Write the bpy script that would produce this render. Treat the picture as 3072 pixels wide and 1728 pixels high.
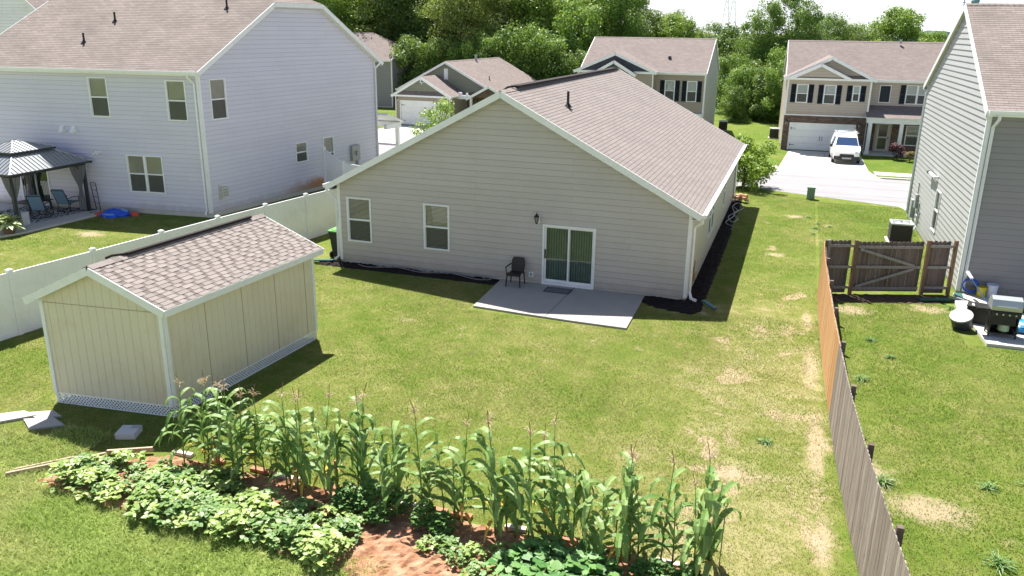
import bpy, math, random
import numpy as np
from mathutils import Vector, Matrix
R_=math.radians
random.seed(7)
sc=bpy.context.scene
COL=sc.collection
for o in list(bpy.data.objects): bpy.data.objects.remove(o)
# ---------------------------------------------------------------- camera
YAW,PITCH,ROLL=-0.3314,0.3082,0.0127
def cam_axes():
    F=Vector((math.sin(YAW)*math.cos(PITCH),math.cos(YAW)*math.cos(PITCH),-math.sin(PITCH)))
    Rr=Vector((math.cos(YAW),-math.sin(YAW),0)); U=Rr.cross(F)
    return Rr*math.cos(ROLL)+U*math.sin(ROLL), -Rr*math.sin(ROLL)+U*math.cos(ROLL), F
cd=bpy.data.cameras.new('camera'); cam=bpy.data.objects.new('camera',cd); COL.objects.link(cam)
cr,cu,cf=cam_axes()
m=Matrix.Identity(4)
for i in range(3): m[i][0]=cr[i]; m[i][1]=cu[i]; m[i][2]=-cf[i]
CAM=Vector((15.345,-25.30,8.292)); m.translation=CAM
cam.matrix_world=m
cd.sensor_width=36; cd.lens=28.79; cd.clip_start=0.1; cd.clip_end=9000
sc.camera=cam
sc.render.resolution_x=1024; sc.render.resolution_y=576
# ---------------------------------------------------------------- light
SUN=Vector((-0.33,0.43,1.0)).normalized()      # towards the sun
EL=math.asin(SUN.z); AZ=math.atan2(SUN.x,SUN.y)
w=bpy.data.worlds.new('World'); sc.world=w; w.use_nodes=True
nt=w.node_tree; nt.nodes.clear()
sky=nt.nodes.new('ShaderNodeTexSky'); sky.sky_type='NISHITA'; sky.sun_disc=False
sky.sun_elevation=EL; sky.sun_rotation=AZ; sky.air_density=1.0; sky.dust_density=1.2; sky.ozone_density=1.2; sky.altitude=200
bg=nt.nodes.new('ShaderNodeBackground'); bg.inputs[1].default_value=0.060
wo=nt.nodes.new('ShaderNodeOutputWorld')
tcw=nt.nodes.new('ShaderNodeTexCoord'); spw=nt.nodes.new('ShaderNodeSeparateXYZ'); nt.links.new(tcw.outputs['Generated'],spw.inputs[0])
rw=nt.nodes.new('ShaderNodeMapRange'); rw.interpolation_type='SMOOTHSTEP'; rw.inputs[1].default_value=.04; rw.inputs[2].default_value=.42; rw.inputs[3].default_value=.95; rw.inputs[4].default_value=.0; nt.links.new(spw.outputs[2],rw.inputs[0])
mw_=nt.nodes.new('ShaderNodeMix'); mw_.data_type='RGBA'; nt.links.new(rw.outputs[0],mw_.inputs[0]); nt.links.new(sky.outputs[0],mw_.inputs[6]); mw_.inputs[7].default_value=(9.4,9.7,10.2,1)   # bright thin overcast near the horizon
nt.links.new(mw_.outputs[2],bg.inputs[0]); nt.links.new(bg.outputs[0],wo.inputs[0])
sd=bpy.data.lights.new('sun','SUN'); sd.energy=5.0; sd.angle=R_(0.53); sd.color=(1,0.96,0.88)
so=bpy.data.objects.new('sun',sd); COL.objects.link(so); so.rotation_euler=SUN.to_track_quat('Z','Y').to_euler(); so.location=(0,0,60)
sc.view_settings.view_transform='Standard'; sc.view_settings.look='None'; sc.view_settings.gamma=1
sc.view_settings.exposure=1.22
sc.render.engine='CYCLES'
sc.cycles.max_bounces=6; sc.cycles.transparent_max_bounces=8

# ---------------------------------------------------------------- materials
MATS={}
def nm(name):
    if name in MATS: return MATS[name],None
    mt=bpy.data.materials.new(name); mt.use_nodes=True; MATS[name]=mt
    n=mt.node_tree; n.nodes.clear()
    return mt,n
class NB:
    def __init__(s,n): s.n=n
    def a(s,t,**k):
        x=s.n.nodes.new(t)
        for p,v in k.items():
            if p.startswith('_'): setattr(x,p[1:],v)
            elif p[0]=='i' and p[1:].isdigit(): s.set(x,int(p[1:]),v)
            else: s.set(x,p.replace('__',' '),v)
        return x
    def set(s,x,k,v):
        i=x.inputs[k]
        if isinstance(v,bpy.types.NodeSocket): s.n.links.new(v,i)
        else: i.default_value=v
    def noise(s,vec,scale,detail=3,rough=.6,dist=0):
        x=s.a('ShaderNodeTexNoise',Scale=scale,Detail=detail,Roughness=rough,Distortion=dist)
        if vec is not None: s.set(x,'Vector',vec)
        return x.outputs['Fac']
    def ramp(s,f,stops):
        x=s.a('ShaderNodeValToRGB'); s.set(x,0,f); e=x.color_ramp.elements
        while len(e)<len(stops): e.new(0.5)
        for q,(p,c) in zip(e,stops):
            q.position=p; q.color=(c[0],c[1],c[2],1) if not isinstance(c,(int,float)) else (c,c,c,1)
        return x.outputs[0]
    def mix(s,f,a,b,mode='MIX'):
        x=s.a('ShaderNodeMix',_data_type='RGBA',_blend_type=mode)
        for k,v in ((0,f),(6,a),(7,b)):
            if isinstance(v,tuple) and len(v)==3: v=v+(1,)
            s.set(x,k,v)
        return x.outputs[2]
    def math(s,op,a,b=0.5,c=None):
        x=s.a('ShaderNodeMath',_operation=op); s.set(x,0,a); s.set(x,1,b)
        if c is not None: s.set(x,2,c)
        return x.outputs[0]
    def out(s,sh):
        o=s.a('ShaderNodeOutputMaterial'); s.n.links.new(sh,o.inputs[0])
    def pbsdf(s,col,rough=.7,spec=.3,bump=None,bstr=.3,bdist=.01,metal=0):
        p=s.a('ShaderNodeBsdfPrincipled')
        if isinstance(col,tuple) and len(col)==3: col=col+(1,)
        s.set(p,'Base Color',col); s.set(p,'Roughness',rough); s.set(p,'Specular IOR Level',spec); s.set(p,'Metallic',metal)
        if bump is not None:
            b=s.a('ShaderNodeBump',Strength=bstr,Distance=bdist); s.set(b,'Height',bump); s.n.links.new(b.outputs[0],p.inputs['Normal'])
        return p.outputs[0]
def plain(name,col,rough=.6,spec=.3,var=.12,scale=3,metal=0,dirt=None):
    mt,n=nm(name)
    if n is None: return mt
    b=NB(n); tc=b.a('ShaderNodeTexCoord').outputs['Object']
    f=b.noise(tc,scale,5,.65)
    c=b.mix(f,tuple(x*(1-var) for x in col),tuple(min(1,x*(1+var)) for x in col))
    if dirt:
        g=b.ramp(b.noise(tc,dirt[1],6,.7,.5),[(.5,0.),(.75,1.)])
        c=b.mix(b.math('MULTIPLY',g,dirt[2]),c,dirt[0])
    b.out(b.pbsdf(c,rough,spec,metal=metal)); return mt
def siding_mat(name,col,dirt=(.35,.33,.3),damt=.25,stain=False):
    mt,n=nm(name)
    if n is None: return mt
    b=NB(n); uv=b.a('ShaderNodeTexCoord').outputs['UV']
    mp=b.a('ShaderNodeMapping',Vector=uv); mp.inputs['Scale'].default_value=(.35,1,1)
    f=b.noise(mp.outputs[0],.7,5,.6)
    c=b.mix(f,tuple(x*.92 for x in col),tuple(x*1.06 for x in col))
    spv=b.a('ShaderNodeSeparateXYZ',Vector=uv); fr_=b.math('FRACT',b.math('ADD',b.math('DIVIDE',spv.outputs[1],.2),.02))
    ln=b.ramp(fr_,[(0.,.66),(.05,.72),(.11,1.),(.97,1.)]); c=b.mix(1.,c,ln,'MULTIPLY')  # shadow lines of the laps painted into the siding colour, one per course
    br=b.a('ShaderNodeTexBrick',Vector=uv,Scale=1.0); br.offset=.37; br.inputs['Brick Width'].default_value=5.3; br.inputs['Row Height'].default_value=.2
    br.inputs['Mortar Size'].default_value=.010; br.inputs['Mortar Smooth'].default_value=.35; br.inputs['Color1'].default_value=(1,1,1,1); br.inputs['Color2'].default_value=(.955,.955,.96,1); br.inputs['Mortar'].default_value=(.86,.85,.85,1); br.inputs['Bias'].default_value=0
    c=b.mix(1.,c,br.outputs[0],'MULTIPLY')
    g=b.ramp(b.noise(uv,.9,6,.7,.3),[(.5,0.),(.72,1.)])
    c=b.mix(b.math('MULTIPLY',g,damt),c,dirt)
    sm_=b.ramp(b.math('ADD',spv.outputs[1],b.math('MULTIPLY',b.noise(uv,2.4,5,.75),.8)),[(.42,1.),(.75,0.)]); c=b.mix(b.math('MULTIPLY',sm_,.35),c,(.24,.19,.15))   # splash dirt along the foot of the wall
    if stain:
        sp=b.a('ShaderNodeSeparateXYZ',Vector=uv)
        low=b.ramp(b.math('ADD',sp.outputs[1],b.math('MULTIPLY',b.noise(uv,1.3,4,.7),.9)),[(.70,1.),(1.15,0.)])
        far=b.ramp(b.math('DIVIDE',sp.outputs[0],13.),[(.35,0.),(.55,1.)])
        c=b.mix(b.math('MULTIPLY',b.math('MULTIPLY',low,far),.95),c,(.40,.19,.09))
    b.out(b.pbsdf(c,.5,.3)); return mt
def shingle_mat(name,c1,c2,bw=.33,row=.143,dark=.55,stain=.25):
    mt,n=nm(name)
    if n is None: return mt
    b=NB(n); uv=b.a('ShaderNodeTexCoord').outputs['UV']
    br=b.a('ShaderNodeTexBrick',Vector=uv,Scale=1.0); br.offset=.43; br.squash=1
    br.inputs['Brick Width'].default_value=bw; br.inputs['Row Height'].default_value=row; br.inputs['Mortar Size'].default_value=.006
    br.inputs['Color1'].default_value=c1+(1,); br.inputs['Color2'].default_value=c2+(1,); br.inputs['Mortar'].default_value=tuple(x*dark for x in c2)+(1,)
    br.inputs['Mortar Smooth'].default_value=.3
    c=br.outputs[0]
    f=b.noise(uv,.45,5,.65)
    c=b.mix(b.math('MULTIPLY',b.ramp(f,[(.42,0.),(.7,1.)]),stain),c,tuple(x*.62 for x in c2))
    g=b.noise(uv,45,2,.8)
    c=b.mix(.35,c,b.mix(g,(.55,.55,.55),(1.45,1.42,1.4)),'MULTIPLY')
    b.out(b.pbsdf(c,.9,.15,bump=g,bstr=.4,bdist=.004)); return mt
def leaf_mat(name,c1,c2,trans=.35,scale=1.2,rough=.5,attr=True,spec=.4):
    mt,n=nm(name)
    if n is None: return mt
    b=NB(n)
    at=b.a('ShaderNodeAttribute',_attribute_name='rnd').outputs['Fac']
    oi=b.a('ShaderNodeObjectInfo').outputs['Random']
    f=b.math('ADD',b.math('MULTIPLY',at,.65),b.math('MULTIPLY',oi,.40))
    c=b.mix(f,c1,c2)
    p=b.a('ShaderNodeBsdfPrincipled'); b.set(p,'Base Color',c); b.set(p,'Roughness',rough); b.set(p,'Specular IOR Level',spec)
    t=b.a('ShaderNodeBsdfTranslucent'); b.set(t,'Color',b.mix(.5,c,(.35,.45,.05),'MIX') if trans>.3 else c)
    mx=b.a('ShaderNodeMixShader',i0=trans); n.links.new(p.outputs[0],mx.inputs[1]); n.links.new(t.outputs[0],mx.inputs[2])
    b.out(mx.outputs[0]); return mt
def glass_mat(name='window_glass',tint=(.86,.88,.86)):
    mt,n=nm(name)
    if n is None: return mt
    b=NB(n)
    fr=b.a('ShaderNodeFresnel',IOR=1.55).outputs[0]
    fr=b.math('ADD',b.math('MULTIPLY',fr,.55),.03)
    t=b.a('ShaderNodeBsdfTransparent',Color=tint+(1,)); g=b.a('ShaderNodeBsdfGlossy',Roughness=.02); g.inputs[0].default_value=(.85,.92,.95,1)
    mx=b.a('ShaderNodeMixShader',i0=fr); n.links.new(t.outputs[0],mx.inputs[1]); n.links.new(g.outputs[0],mx.inputs[2])
    b.out(mx.outputs[0]); return mt
def brick_mat(name,c1,c2,mort,bw=.3,row=.09):
    mt,n=nm(name)
    if n is None: return mt
    b=NB(n); uv=b.a('ShaderNodeTexCoord').outputs['UV']
    br=b.a('ShaderNodeTexBrick',Vector=uv,Scale=1.0)
    br.inputs['Brick Width'].default_value=bw; br.inputs['Row Height'].default_value=row; br.inputs['Mortar Size'].default_value=.008
    br.inputs['Color1'].default_value=c1+(1,); br.inputs['Color2'].default_value=c2+(1,); br.inputs['Mortar'].default_value=mort+(1,)
    c=b.mix(.5,br.outputs[0],b.mix(b.noise(uv,7,4,.8),(.3,.3,.3),(1.7,1.6,1.5)),'MULTIPLY')
    b.out(b.pbsdf(c,.85,.2,bump=br.outputs['Fac'],bstr=-.6,bdist=.01)); return mt

WHITE=plain('white_trim',(.80,.81,.82),.45,.3,.05,dirt=((.45,.44,.38),2.2,.25))
VINYL=plain('white_vinyl',(.87,.88,.90),.4,.35,.04,dirt=((.5,.5,.42),1.1,.3))
SOFFIT=plain('soffit_white',(.72,.72,.7),.6,.2,.05)
DARKR=plain('room_dark',(.03,.035,.035),.9,.1,.3)
BLACK=plain('black_metal',(.015,.015,.017),.45,.4,.2)
GLASS=glass_mat()
SCREEN,n_=nm('insect_screen'); b_=NB(n_); t0=b_.a('ShaderNodeBsdfTransparent'); d0=b_.a('ShaderNodeBsdfDiffuse'); d0.inputs[0].default_value=(.09,.095,.095,1); m0=b_.a('ShaderNodeMixShader',i0=.5); n_.links.new(t0.outputs[0],m0.inputs[1]); n_.links.new(d0.outputs[0],m0.inputs[2]); b_.out(m0.outputs[0])
BLIND=plain('blind_slats',(.62,.60,.56),.6,.2,.1)
VBLIND=plain('vertical_blind',(.17,.25,.21),.6,.2,.25,scale=5)
CURT=plain('sheer_curtain',(.62,.64,.64),.8,.1,.15,scale=8)
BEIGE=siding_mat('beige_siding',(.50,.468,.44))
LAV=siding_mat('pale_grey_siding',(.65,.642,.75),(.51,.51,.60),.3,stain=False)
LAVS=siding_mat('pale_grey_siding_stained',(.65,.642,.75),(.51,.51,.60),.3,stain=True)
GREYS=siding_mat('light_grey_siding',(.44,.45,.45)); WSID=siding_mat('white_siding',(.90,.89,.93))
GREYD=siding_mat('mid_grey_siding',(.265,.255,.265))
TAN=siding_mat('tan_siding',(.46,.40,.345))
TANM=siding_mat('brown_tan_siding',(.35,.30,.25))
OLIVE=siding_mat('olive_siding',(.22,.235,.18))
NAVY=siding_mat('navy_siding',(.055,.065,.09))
SHUT=plain('navy_shutter',(.012,.02,.028),.5,.3,.2)
SH_MAIN=shingle_mat('brown_shingle',(.262,.228,.216),(.226,.196,.187),.31,.143,.45,.22)
SH_LEFT=shingle_mat('weathered_shingle',(.28,.238,.22),(.222,.19,.175),.31,.143,.55,.6)
SH_FAR=shingle_mat('far_shingle',(.27,.225,.212),(.215,.18,.17),.31,.143,.5,.3)
CONC=plain('concrete',(.54,.52,.49),.85,.2,.12,scale=1.3,dirt=((.33,.31,.28),1.4,.4))
PATIOM=plain('patio_concrete',(.375,.35,.325),.85,.2,.1,scale=2,dirt=((.33,.31,.27),.9,.5))
ROADM=plain('road_asphalt_pale',(.265,.255,.268),.9,.2,.12,scale=.6,dirt=((.33,.33,.35),.35,.5))
MULCHM=plain('black_mulch',(.022,.018,.018),.95,.1,.7,scale=38)
STONE=brick_mat('stone_veneer',(.20,.14,.11),(.10,.075,.065),(.06,.05,.045),.34,.10)
GALV=plain('grey_metal_box',(.33,.35,.36),.5,.5,.1)
# ---------------------------------------------------------------- mesh builder
class MB:
    def __init__(s): s.v=[];s.f=[];s.uv=[];s.mi=[]
    def poly(s,pts,uv=None,mi=0):
        i=len(s.v); s.v.extend([tuple(p) for p in pts]); s.f.append(tuple(range(i,i+len(pts))))
        s.uv.append(uv if uv else [(0,0)]*len(pts)); s.mi.append(mi)
    def prism(s,pts,off,mi=0,side=None,bot=True):
        pts=[Vector(p) for p in pts]; off=Vector(off); q=[p+off for p in pts]; n=len(pts)
        s.poly(q,[(p[0]+p[1],p[2]) for p in q],mi)
        if bot: s.poly(list(reversed(pts)),None,mi if side is None else side)
        for i in range(n):
            j=(i+1)%n; s.poly([pts[i],pts[j],q[j],q[i]],None,mi if side is None else side)
    def box(s,c,sz,mi=0,rz=0,ax=None):
        c=Vector(c)
        if ax is None:
            cz,sn=math.cos(rz),math.sin(rz); ax=(Vector((cz,sn,0)),Vector((-sn,cz,0)),Vector((0,0,1)))
        a,b,d=[Vector(ax[i])*(sz[i]/2) for i in range(3)]
        p=[c+a*i+b*j+d*k for k in (-1,1) for j in (-1,1) for i in (-1,1)]
        for q in ((0,2,3,1),(4,5,7,6),(0,1,5,4),(2,6,7,3),(0,4,6,2),(1,3,7,5)):
            P=[p[i] for i in q]; e=(P[1]-P[0]).length; g=(P[2]-P[1]).length
            s.poly(P,[(0,0),(e,0),(e,g),(0,g)],mi)
    def beam(s,p0,p1,w,h,up=(0,0,1),mi=0):
        p0,p1=Vector(p0),Vector(p1); d=p1-p0; L=d.length; d/=L
        u=Vector(up); x=d.cross(u)
        if x.length<1e-4: x=d.cross(Vector((1,0,0)))
        x.normalize(); u=x.cross(d)
        s.box((p0+p1)/2,(w,L,h),mi,ax=(x,d,u))
    def tube(s,pts,r,n=8,mi=0,cap=True):
        pts=[Vector(p) for p in pts]; rr=r if isinstance(r,(list,tuple)) else [r]*len(pts)
        base=len(s.v); prev=None
        for i,p in enumerate(pts):
            d=(pts[min(i+1,len(pts)-1)]-pts[max(i-1,0)]).normalized()
            if prev is None: prev=d.orthogonal().normalized()
            x=(prev-d*prev.dot(d))
            x=x.normalized() if x.length>1e-5 else d.orthogonal().normalized()
            prev=x; y=d.cross(x)
            for k in range(n):
                a=2*math.pi*k/n+ (math.pi/n if n==4 else 0); s.v.append(tuple(p+(x*math.cos(a)+y*math.sin(a))*rr[i]))
        for i in range(len(pts)-1):
            for k in range(n):
                a=base+i*n+k; b=base+i*n+(k+1)%n
                s.f.append((a,b,b+n,a+n)); s.uv.append([(0,0)]*4); s.mi.append(mi)
        if cap:
            s.f.append(tuple(reversed(range(base,base+n)))); s.uv.append([(0,0)]*n); s.mi.append(mi)
            e=base+(len(pts)-1)*n; s.f.append(tuple(range(e,e+n))); s.uv.append([(0,0)]*n); s.mi.append(mi)
    def cyl(s,c,r,h,n=20,r2=None,mi=0):
        c=Vector(c); s.tube([c,c+Vector((0,0,h))],[r,r if r2 is None else r2],n,mi)
    def lathe(s,c,prof,n=20,mi=0):
        c=Vector(c); s.tube([c+Vector((0,0,z)) for r,z in prof],[max(r,.001) for r,z in prof],n,mi)
    def build(s,name,mats,parent=None,smooth=False,origin=None,rnd=None):
        me=bpy.data.meshes.new(name)
        o0=Vector(origin) if origin is not None else (parent_world(parent) if parent else Vector((0,0,0)))
        vs=[(v[0]-o0[0],v[1]-o0[1],v[2]-o0[2]) for v in s.v]
        me.from_pydata(vs,[],s.f)
        uvl=me.uv_layers.new(name='UVMap'); flat=[c for f in s.uv for p in f for c in p]
        uvl.data.foreach_set('uv',flat)
        me.polygons.foreach_set('material_index',s.mi)
        if rnd is not None:
            a=me.attributes.new('rnd','FLOAT','FACE'); a.data.foreach_set('value',rnd)
        if smooth: me.polygons.foreach_set('use_smooth',[True]*len(s.f))
        for mt in (mats if isinstance(mats,(list,tuple)) else [mats]): me.materials.append(mt)
        me.update()
        o=bpy.data.objects.new(name,me); COL.objects.link(o)
        if parent: o.parent=parent
        elif origin is not None: o.location=o0
        return o
def parent_world(p):
    v=Vector((0,0,0))
    while p: v=v+Vector(p.location); p=p.parent
    return v
def tag(o,label=None,cat=None,group=None,kind=None):
    if label: o['label']=label
    if cat: o['category']=cat
    if group: o['group']=group
    if kind: o['kind']=kind
    return o
def empty(name,loc,label,cat,group=None):
    o=bpy.data.objects.new(name,None); COL.objects.link(o); o.location=loc; o.empty_display_size=.2
    return tag(o,label,cat,group)
def copy_tree(o,parent=None):
    c=o.copy(); COL.objects.link(c); c.parent=parent
    for ch in o.children: copy_tree(ch,c)
    return c
def clip(P,ax,v,keep):  # P list of (s,t); keep>=v if keep=1 else <=v
    out=[]; n=len(P)
    for i in range(n):
        a,b=P[i],P[(i+1)%n]; ia=(a[ax]-v)*keep>=-1e-9; ib=(b[ax]-v)*keep>=-1e-9
        if ia: out.append(a)
        if ia!=ib:
            t=(v-a[ax])/(b[ax]-a[ax]); q=[a[0]+(b[0]-a[0])*t,a[1]+(b[1]-a[1])*t]; q[ax]=v; out.append(tuple(q))
    return out if len(out)>=3 else []
def lap(mb,O,U,V,N,poly,holes=(),course=.2,lip=.014,mi=0,t_off=0,board=0):
    O,U,V,N=Vector(O),Vector(U),Vector(V),Vector(N)
    tmin=min(p[1] for p in poly); tmax=max(p[1] for p in poly)
    brk=set([tmin,tmax]); k=math.ceil((tmin-t_off)/course)
    while t_off+k*course<tmax: brk.add(t_off+k*course); k+=1
    for h in holes:
        for z in (h[2],h[3]):
            if tmin<z<tmax: brk.add(z)
    brk=sorted(brk)
    for a,b in zip(brk[:-1],brk[1:]):
        if b-a<1e-4: continue
        base=t_off+math.floor((a+b)/2/course-t_off/course+1e-9)*course
        lo,hi=a,b
        if board and abs(lo-base)<1e-6: lo=min(hi,lo+board)
        out=(lambda t:lip) if board else (lambda t:lip*(1-(t-base)/course))
        pp=[clip(clip(list(poly),1,lo,1),1,hi,-1)]
        for h in holes:
            if h[2]<=lo+1e-6 and h[3]>=hi-1e-6:
                q=[]
                for p in pp:
                    if not p: continue
                    q.append(clip(p,0,h[0],-1)); q.append(clip(p,0,h[1],1))
                pp=q
        for p in pp:
            if not p: continue
            mb.poly([O+U*s_+V*t_+N*out(t_) for s_,t_ in p],[(s_,t_-t_off) for s_,t_ in p],mi)
            lowpts=sorted([q for q in p if abs(q[1]-lo)<1e-6])
            if len(lowpts)>=2:
                s0,s1=lowpts[0][0],lowpts[-1][0]
                mb.poly([O+U*s0+V*lo,O+U*s1+V*lo,O+U*s1+V*lo+N*out(lo),O+U*s0+V*lo+N*out(lo)],[(s0,lo-t_off),(s1,lo-t_off),(s1,lo-t_off),(s0,lo-t_off)],mi)
            if board:
                hp=sorted([q for q in p if abs(q[1]-hi)<1e-6])
                if len(hp)>=2:
                    s0,s1=hp[0][0],hp[-1][0]
                    mb.poly([O+U*s0+V*hi+N*lip,O+U*s1+V*hi+N*lip,O+U*s1+V*hi,O+U*s0+V*hi],None,mi)
    if board:
        mb.poly([O+U*s_+V*t_ for s_,t_ in poly],[(s_,t_) for s_,t_ in poly],mi)
class Wall:
    def __init__(s,O,U,L):
        s.O=Vector(O); s.U=Vector(U).normalized(); s.N=s.U.cross(Vector((0,0,1))).normalized(); s.Z=Vector((0,0,1)); s.L=L; s.holes=[]; s.todo=[]
    def p(s,a,z,n=0.): return s.O+s.U*a+s.N*n+Vector((0,0,z))
    def box(s,mb,a0,a1,z0,z1,n0,n1,mi=0):
        mb.box(s.p((a0+a1)/2,(z0+z1)/2,(n0+n1)/2),(a1-a0,abs(n1-n0),z1-z0),mi,ax=(s.U,s.N,s.Z))
    def quad(s,mb,a0,a1,z0,z1,n,mi=0): mb.poly([s.p(a0,z0,n),s.p(a1,z0,n),s.p(a1,z1,n),s.p(a0,z1,n)],[(a0,z0),(a1,z0),(a1,z1),(a0,z1)],mi)
def recess(W,mb,a0,a1,z0,z1,d,mi):
    for n0,(x0,x1,y0,y1) in ((0,(a0-.02,a1+.02,z0-.02,z0)),(0,(a0-.02,a1+.02,z1,z1+.02)),(0,(a0-.02,a0,z0,z1)),(0,(a1,a1+.02,z0,z1))):
        W.box(mb,x0,x1,y0,y1,-d,-.035,mi)
    W.box(mb,a0-.02,a1+.02,z0-.02,z1+.02,-d-.02,-d,mi)
def window(W,par,a0,a1,z0,z1,units=1,style='blind',shutters=False,name='window',cut=True,grid=False):
    cw=.055
    if cut: W.holes.append((a0+.02,a1-.02,z0+.02,z1-.02))
    mb=MB()
    W.box(mb,a0,a1,z1-cw,z1,-.03,.04); W.box(mb,a0,a1,z0,z0+cw,-.03,.045)
    W.box(mb,a0,a0+cw,z0+cw,z1-cw,-.03,.04); W.box(mb,a1-cw,a1,z0+cw,z1-cw,-.03,.04)
    uw=(a1-a0)/units; zm=(z0+z1)/2
    for k in range(1,units): W.box(mb,a0+uw*k-.05,a0+uw*k+.05,z0+cw,z1-cw,-.03,.035)
    for k in range(units):
        x0=a0+uw*k+(cw if k==0 else .05); x1=a0+uw*(k+1)-(cw if k==units-1 else .05)
        W.box(mb,x0,x1,zm-.03,zm+.03,-.03,.018)
        for (y0,y1,nn) in ((z0+cw,zm-.03,.0),(zm+.03,z1-cw,.008)):
            W.box(mb,x0,x0+.025,y0,y1,-.03,nn); W.box(mb,x1-.025,x1,y0,y1,-.03,nn)
            if grid:
                pass
    recess(W,mb,a0+.03,a1-.03,z0+.03,z1-.03,.5,1)
    wo=mb.build(name,[WHITE,DARKR],par)
    g=MB(); W.quad(g,a0+cw-.005,a1-cw+.005,z0+cw-.005,z1-cw+.005,-.012); g.build('pane',GLASS,wo)
    for k in range(units):
        sc_=MB(); x0=a0+uw*k+(cw if k==0 else .05)+.02; x1=a0+uw*(k+1)-(cw if k==units-1 else .05)-.02; W.quad(sc_,x0,x1,z0+cw+.02,zm-.03,-.006); sc_.build('insect_screen',SCREEN,wo)
    bl=MB()
    if style=='blind':
        z=z0+.07
        while z<z1-.07:
            bl.poly([W.p(a0+.06,z,-.055),W.p(a1-.06,z,-.055),W.p(a1-.06,z+.036,-.04),W.p(a0+.06,z+.036,-.04)]); z+=.045
        bl.build('blind',BLIND,wo)
    elif style=='curtain':
        n=int((a1-a0)/.04)
        for k in range(n):
            x0=a0+.06+(a1-a0-.12)*k/n; x1=a0+.06+(a1-a0-.12)*(k+1)/n
            bl.poly([W.p(x0,zm+.03,-.08-.02*(k%2)),W.p(x1,zm+.03,-.08-.02*((k+1)%2)),W.p(x1,z1-.06,-.08-.02*((k+1)%2)),W.p(x0,z1-.06,-.08-.02*(k%2))])
        z=z0+.07
        while z<zm:
            bl.poly([W.p(a0+.06,z,-.12),W.p(a1-.06,z,-.12),W.p(a1-.06,z+.03,-.09),W.p(a0+.06,z+.03,-.09)]); z+=.05
        bl.build('curtain',CURT,wo)
    if shutters:
        for x0,x1 in ((a0-.40,a0-.03),(a1+.03,a1+.40)):
            s=MB(); W.box(s,x0,x0+.05,z0,z1,.0,.05); W.box(s,x1-.05,x1,z0,z1,0,.05)
            for y0,y1 in ((z0,z0+.06),((z0+z1)/2-.04,(z0+z1)/2+.04),(z1-.06,z1)): W.box(s,x0+.05,x1-.05,y0,y1,0,.05)
            y=z0+.06
            while y<z1-.08:
                s.poly([W.p(x0+.05,y,.045),W.p(x1-.05,y,.045),W.p(x1-.05,y+.05,.015),W.p(x0+.05,y+.05,.015)]); y+=.05
            s.build('shutter',SHUT,par)
    return wo
def wall_build(W,par,mat,poly,base=0.12,zbase=0,course=.203,name='wall',found=True,t_off=0):
    mb=MB()
    lap(mb,W.O,W.U,W.Z,W.N,poly,W.holes,course,.020,t_off=t_off)
    o=mb.build(name,mat,par)
    return o
def corner(W,mb,a,z0,z1,side,w=.10):
    W.box(mb,*( (a,a+w) if side>0 else (a-w,a)),z0,z1,-.01,.028)
def slope_roof(mb,pts,course=.143,lip=.0065,mi=0,thick=.12,mi2=1):
    """pts: 3D polygon, first edge is the eave, seen from above counter-clockwise"""
    p=[Vector(x) for x in pts]; U=(p[1]-p[0]).normalized(); N=U.cross(p[2]-p[1]).normalized()
    if N.z<0: N=-N
    V=N.cross(U)
    if V.z<0: V=-V
    P2=[((x-p[0]).dot(U),(x-p[0]).dot(V)) for x in p]
    lap(mb,p[0]+N*.004,U,V,N,P2,(),course,lip,mi)
    q=[x-N*thick for x in p]; mb.prism(q,N*thick,mi2,mi2)
def gutter(mb,a,b,out,w=.12,h=.12,mi=0):
    a,b,out=Vector(a),Vector(b),Vector(out)
    mb.beam(a+out*.01,b+out*.01,.015,h,mi=mi); mb.beam(a+out*(w-.01),b+out*(w-.01),.015,h*.9,mi=mi)
    mb.beam(a+out*(w/2)-Vector((0,0,h/2-.01)),b+out*(w/2)-Vector((0,0,h/2-.01)),w-.01,.014,mi=mi)
    mb.beam(a+out*(w+.004)+Vector((0,0,h*.42)),b+out*(w+.004)+Vector((0,0,h*.42)),.03,.02,mi=mi)
    d=(b-a).normalized()
    for e in (a,b): mb.beam(e-d*.006,e+d*.006,w*2,h,mi=mi) if 0 else mb.box(e+out*(w/2),(w,.012,h),mi,ax=(out,d,Vector((0,0,1))))
def downspout(par,pts,mat=None,r=.05):
    mb=MB(); mb.tube(pts,r,4); 
    return mb.build('downspout',mat or WHITE,par)
def plate(mb,c,N,w,h,d,mi=0):
    N=Vector(N); U=Vector((0,0,1)).cross(N).normalized(); mb.box(Vector(c)+N*d/2,(w,d,h),mi,ax=(U,N,Vector((0,0,1))))
def lantern(W,par,a,z):
    mb=MB(); W.box(mb,a-.075,a+.075,z-.14,z+.12,.016,.035)
    bp=mb.build('wall_lantern',WHITE,par)
    l=MB(); c=W.p(a,z,.16)
    l.tube([W.p(a,z-.03,.035),W.p(a,z-.02,.1),W.p(a,z-.09,.16)],.012,6)
    l.tube([c+Vector((0,0,-.15)),c+Vector((0,0,-.12)),c+Vector((0,0,-.09))],[.01,.04,.05],8)
    l.lathe(c,[(.085,.09),(.09,.10),(.03,.18),(.012,.2),(.01,.25)],8)
    for k in range(6):
        an=k*math.pi/3; l.tube([c+Vector((.048*math.cos(an),.048*math.sin(an),-.09)),c+Vector((.075*math.cos(an),.075*math.sin(an),.09))],.006,4)
    l.build('lamp_cage',BLACK,bp)
    g=MB(); g.lathe(c,[(.04,-.09),(.066,.09)],8); g.build('lamp_glass',plain('lamp_frost',(.25,.25,.24),.2,.5),bp)
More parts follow.
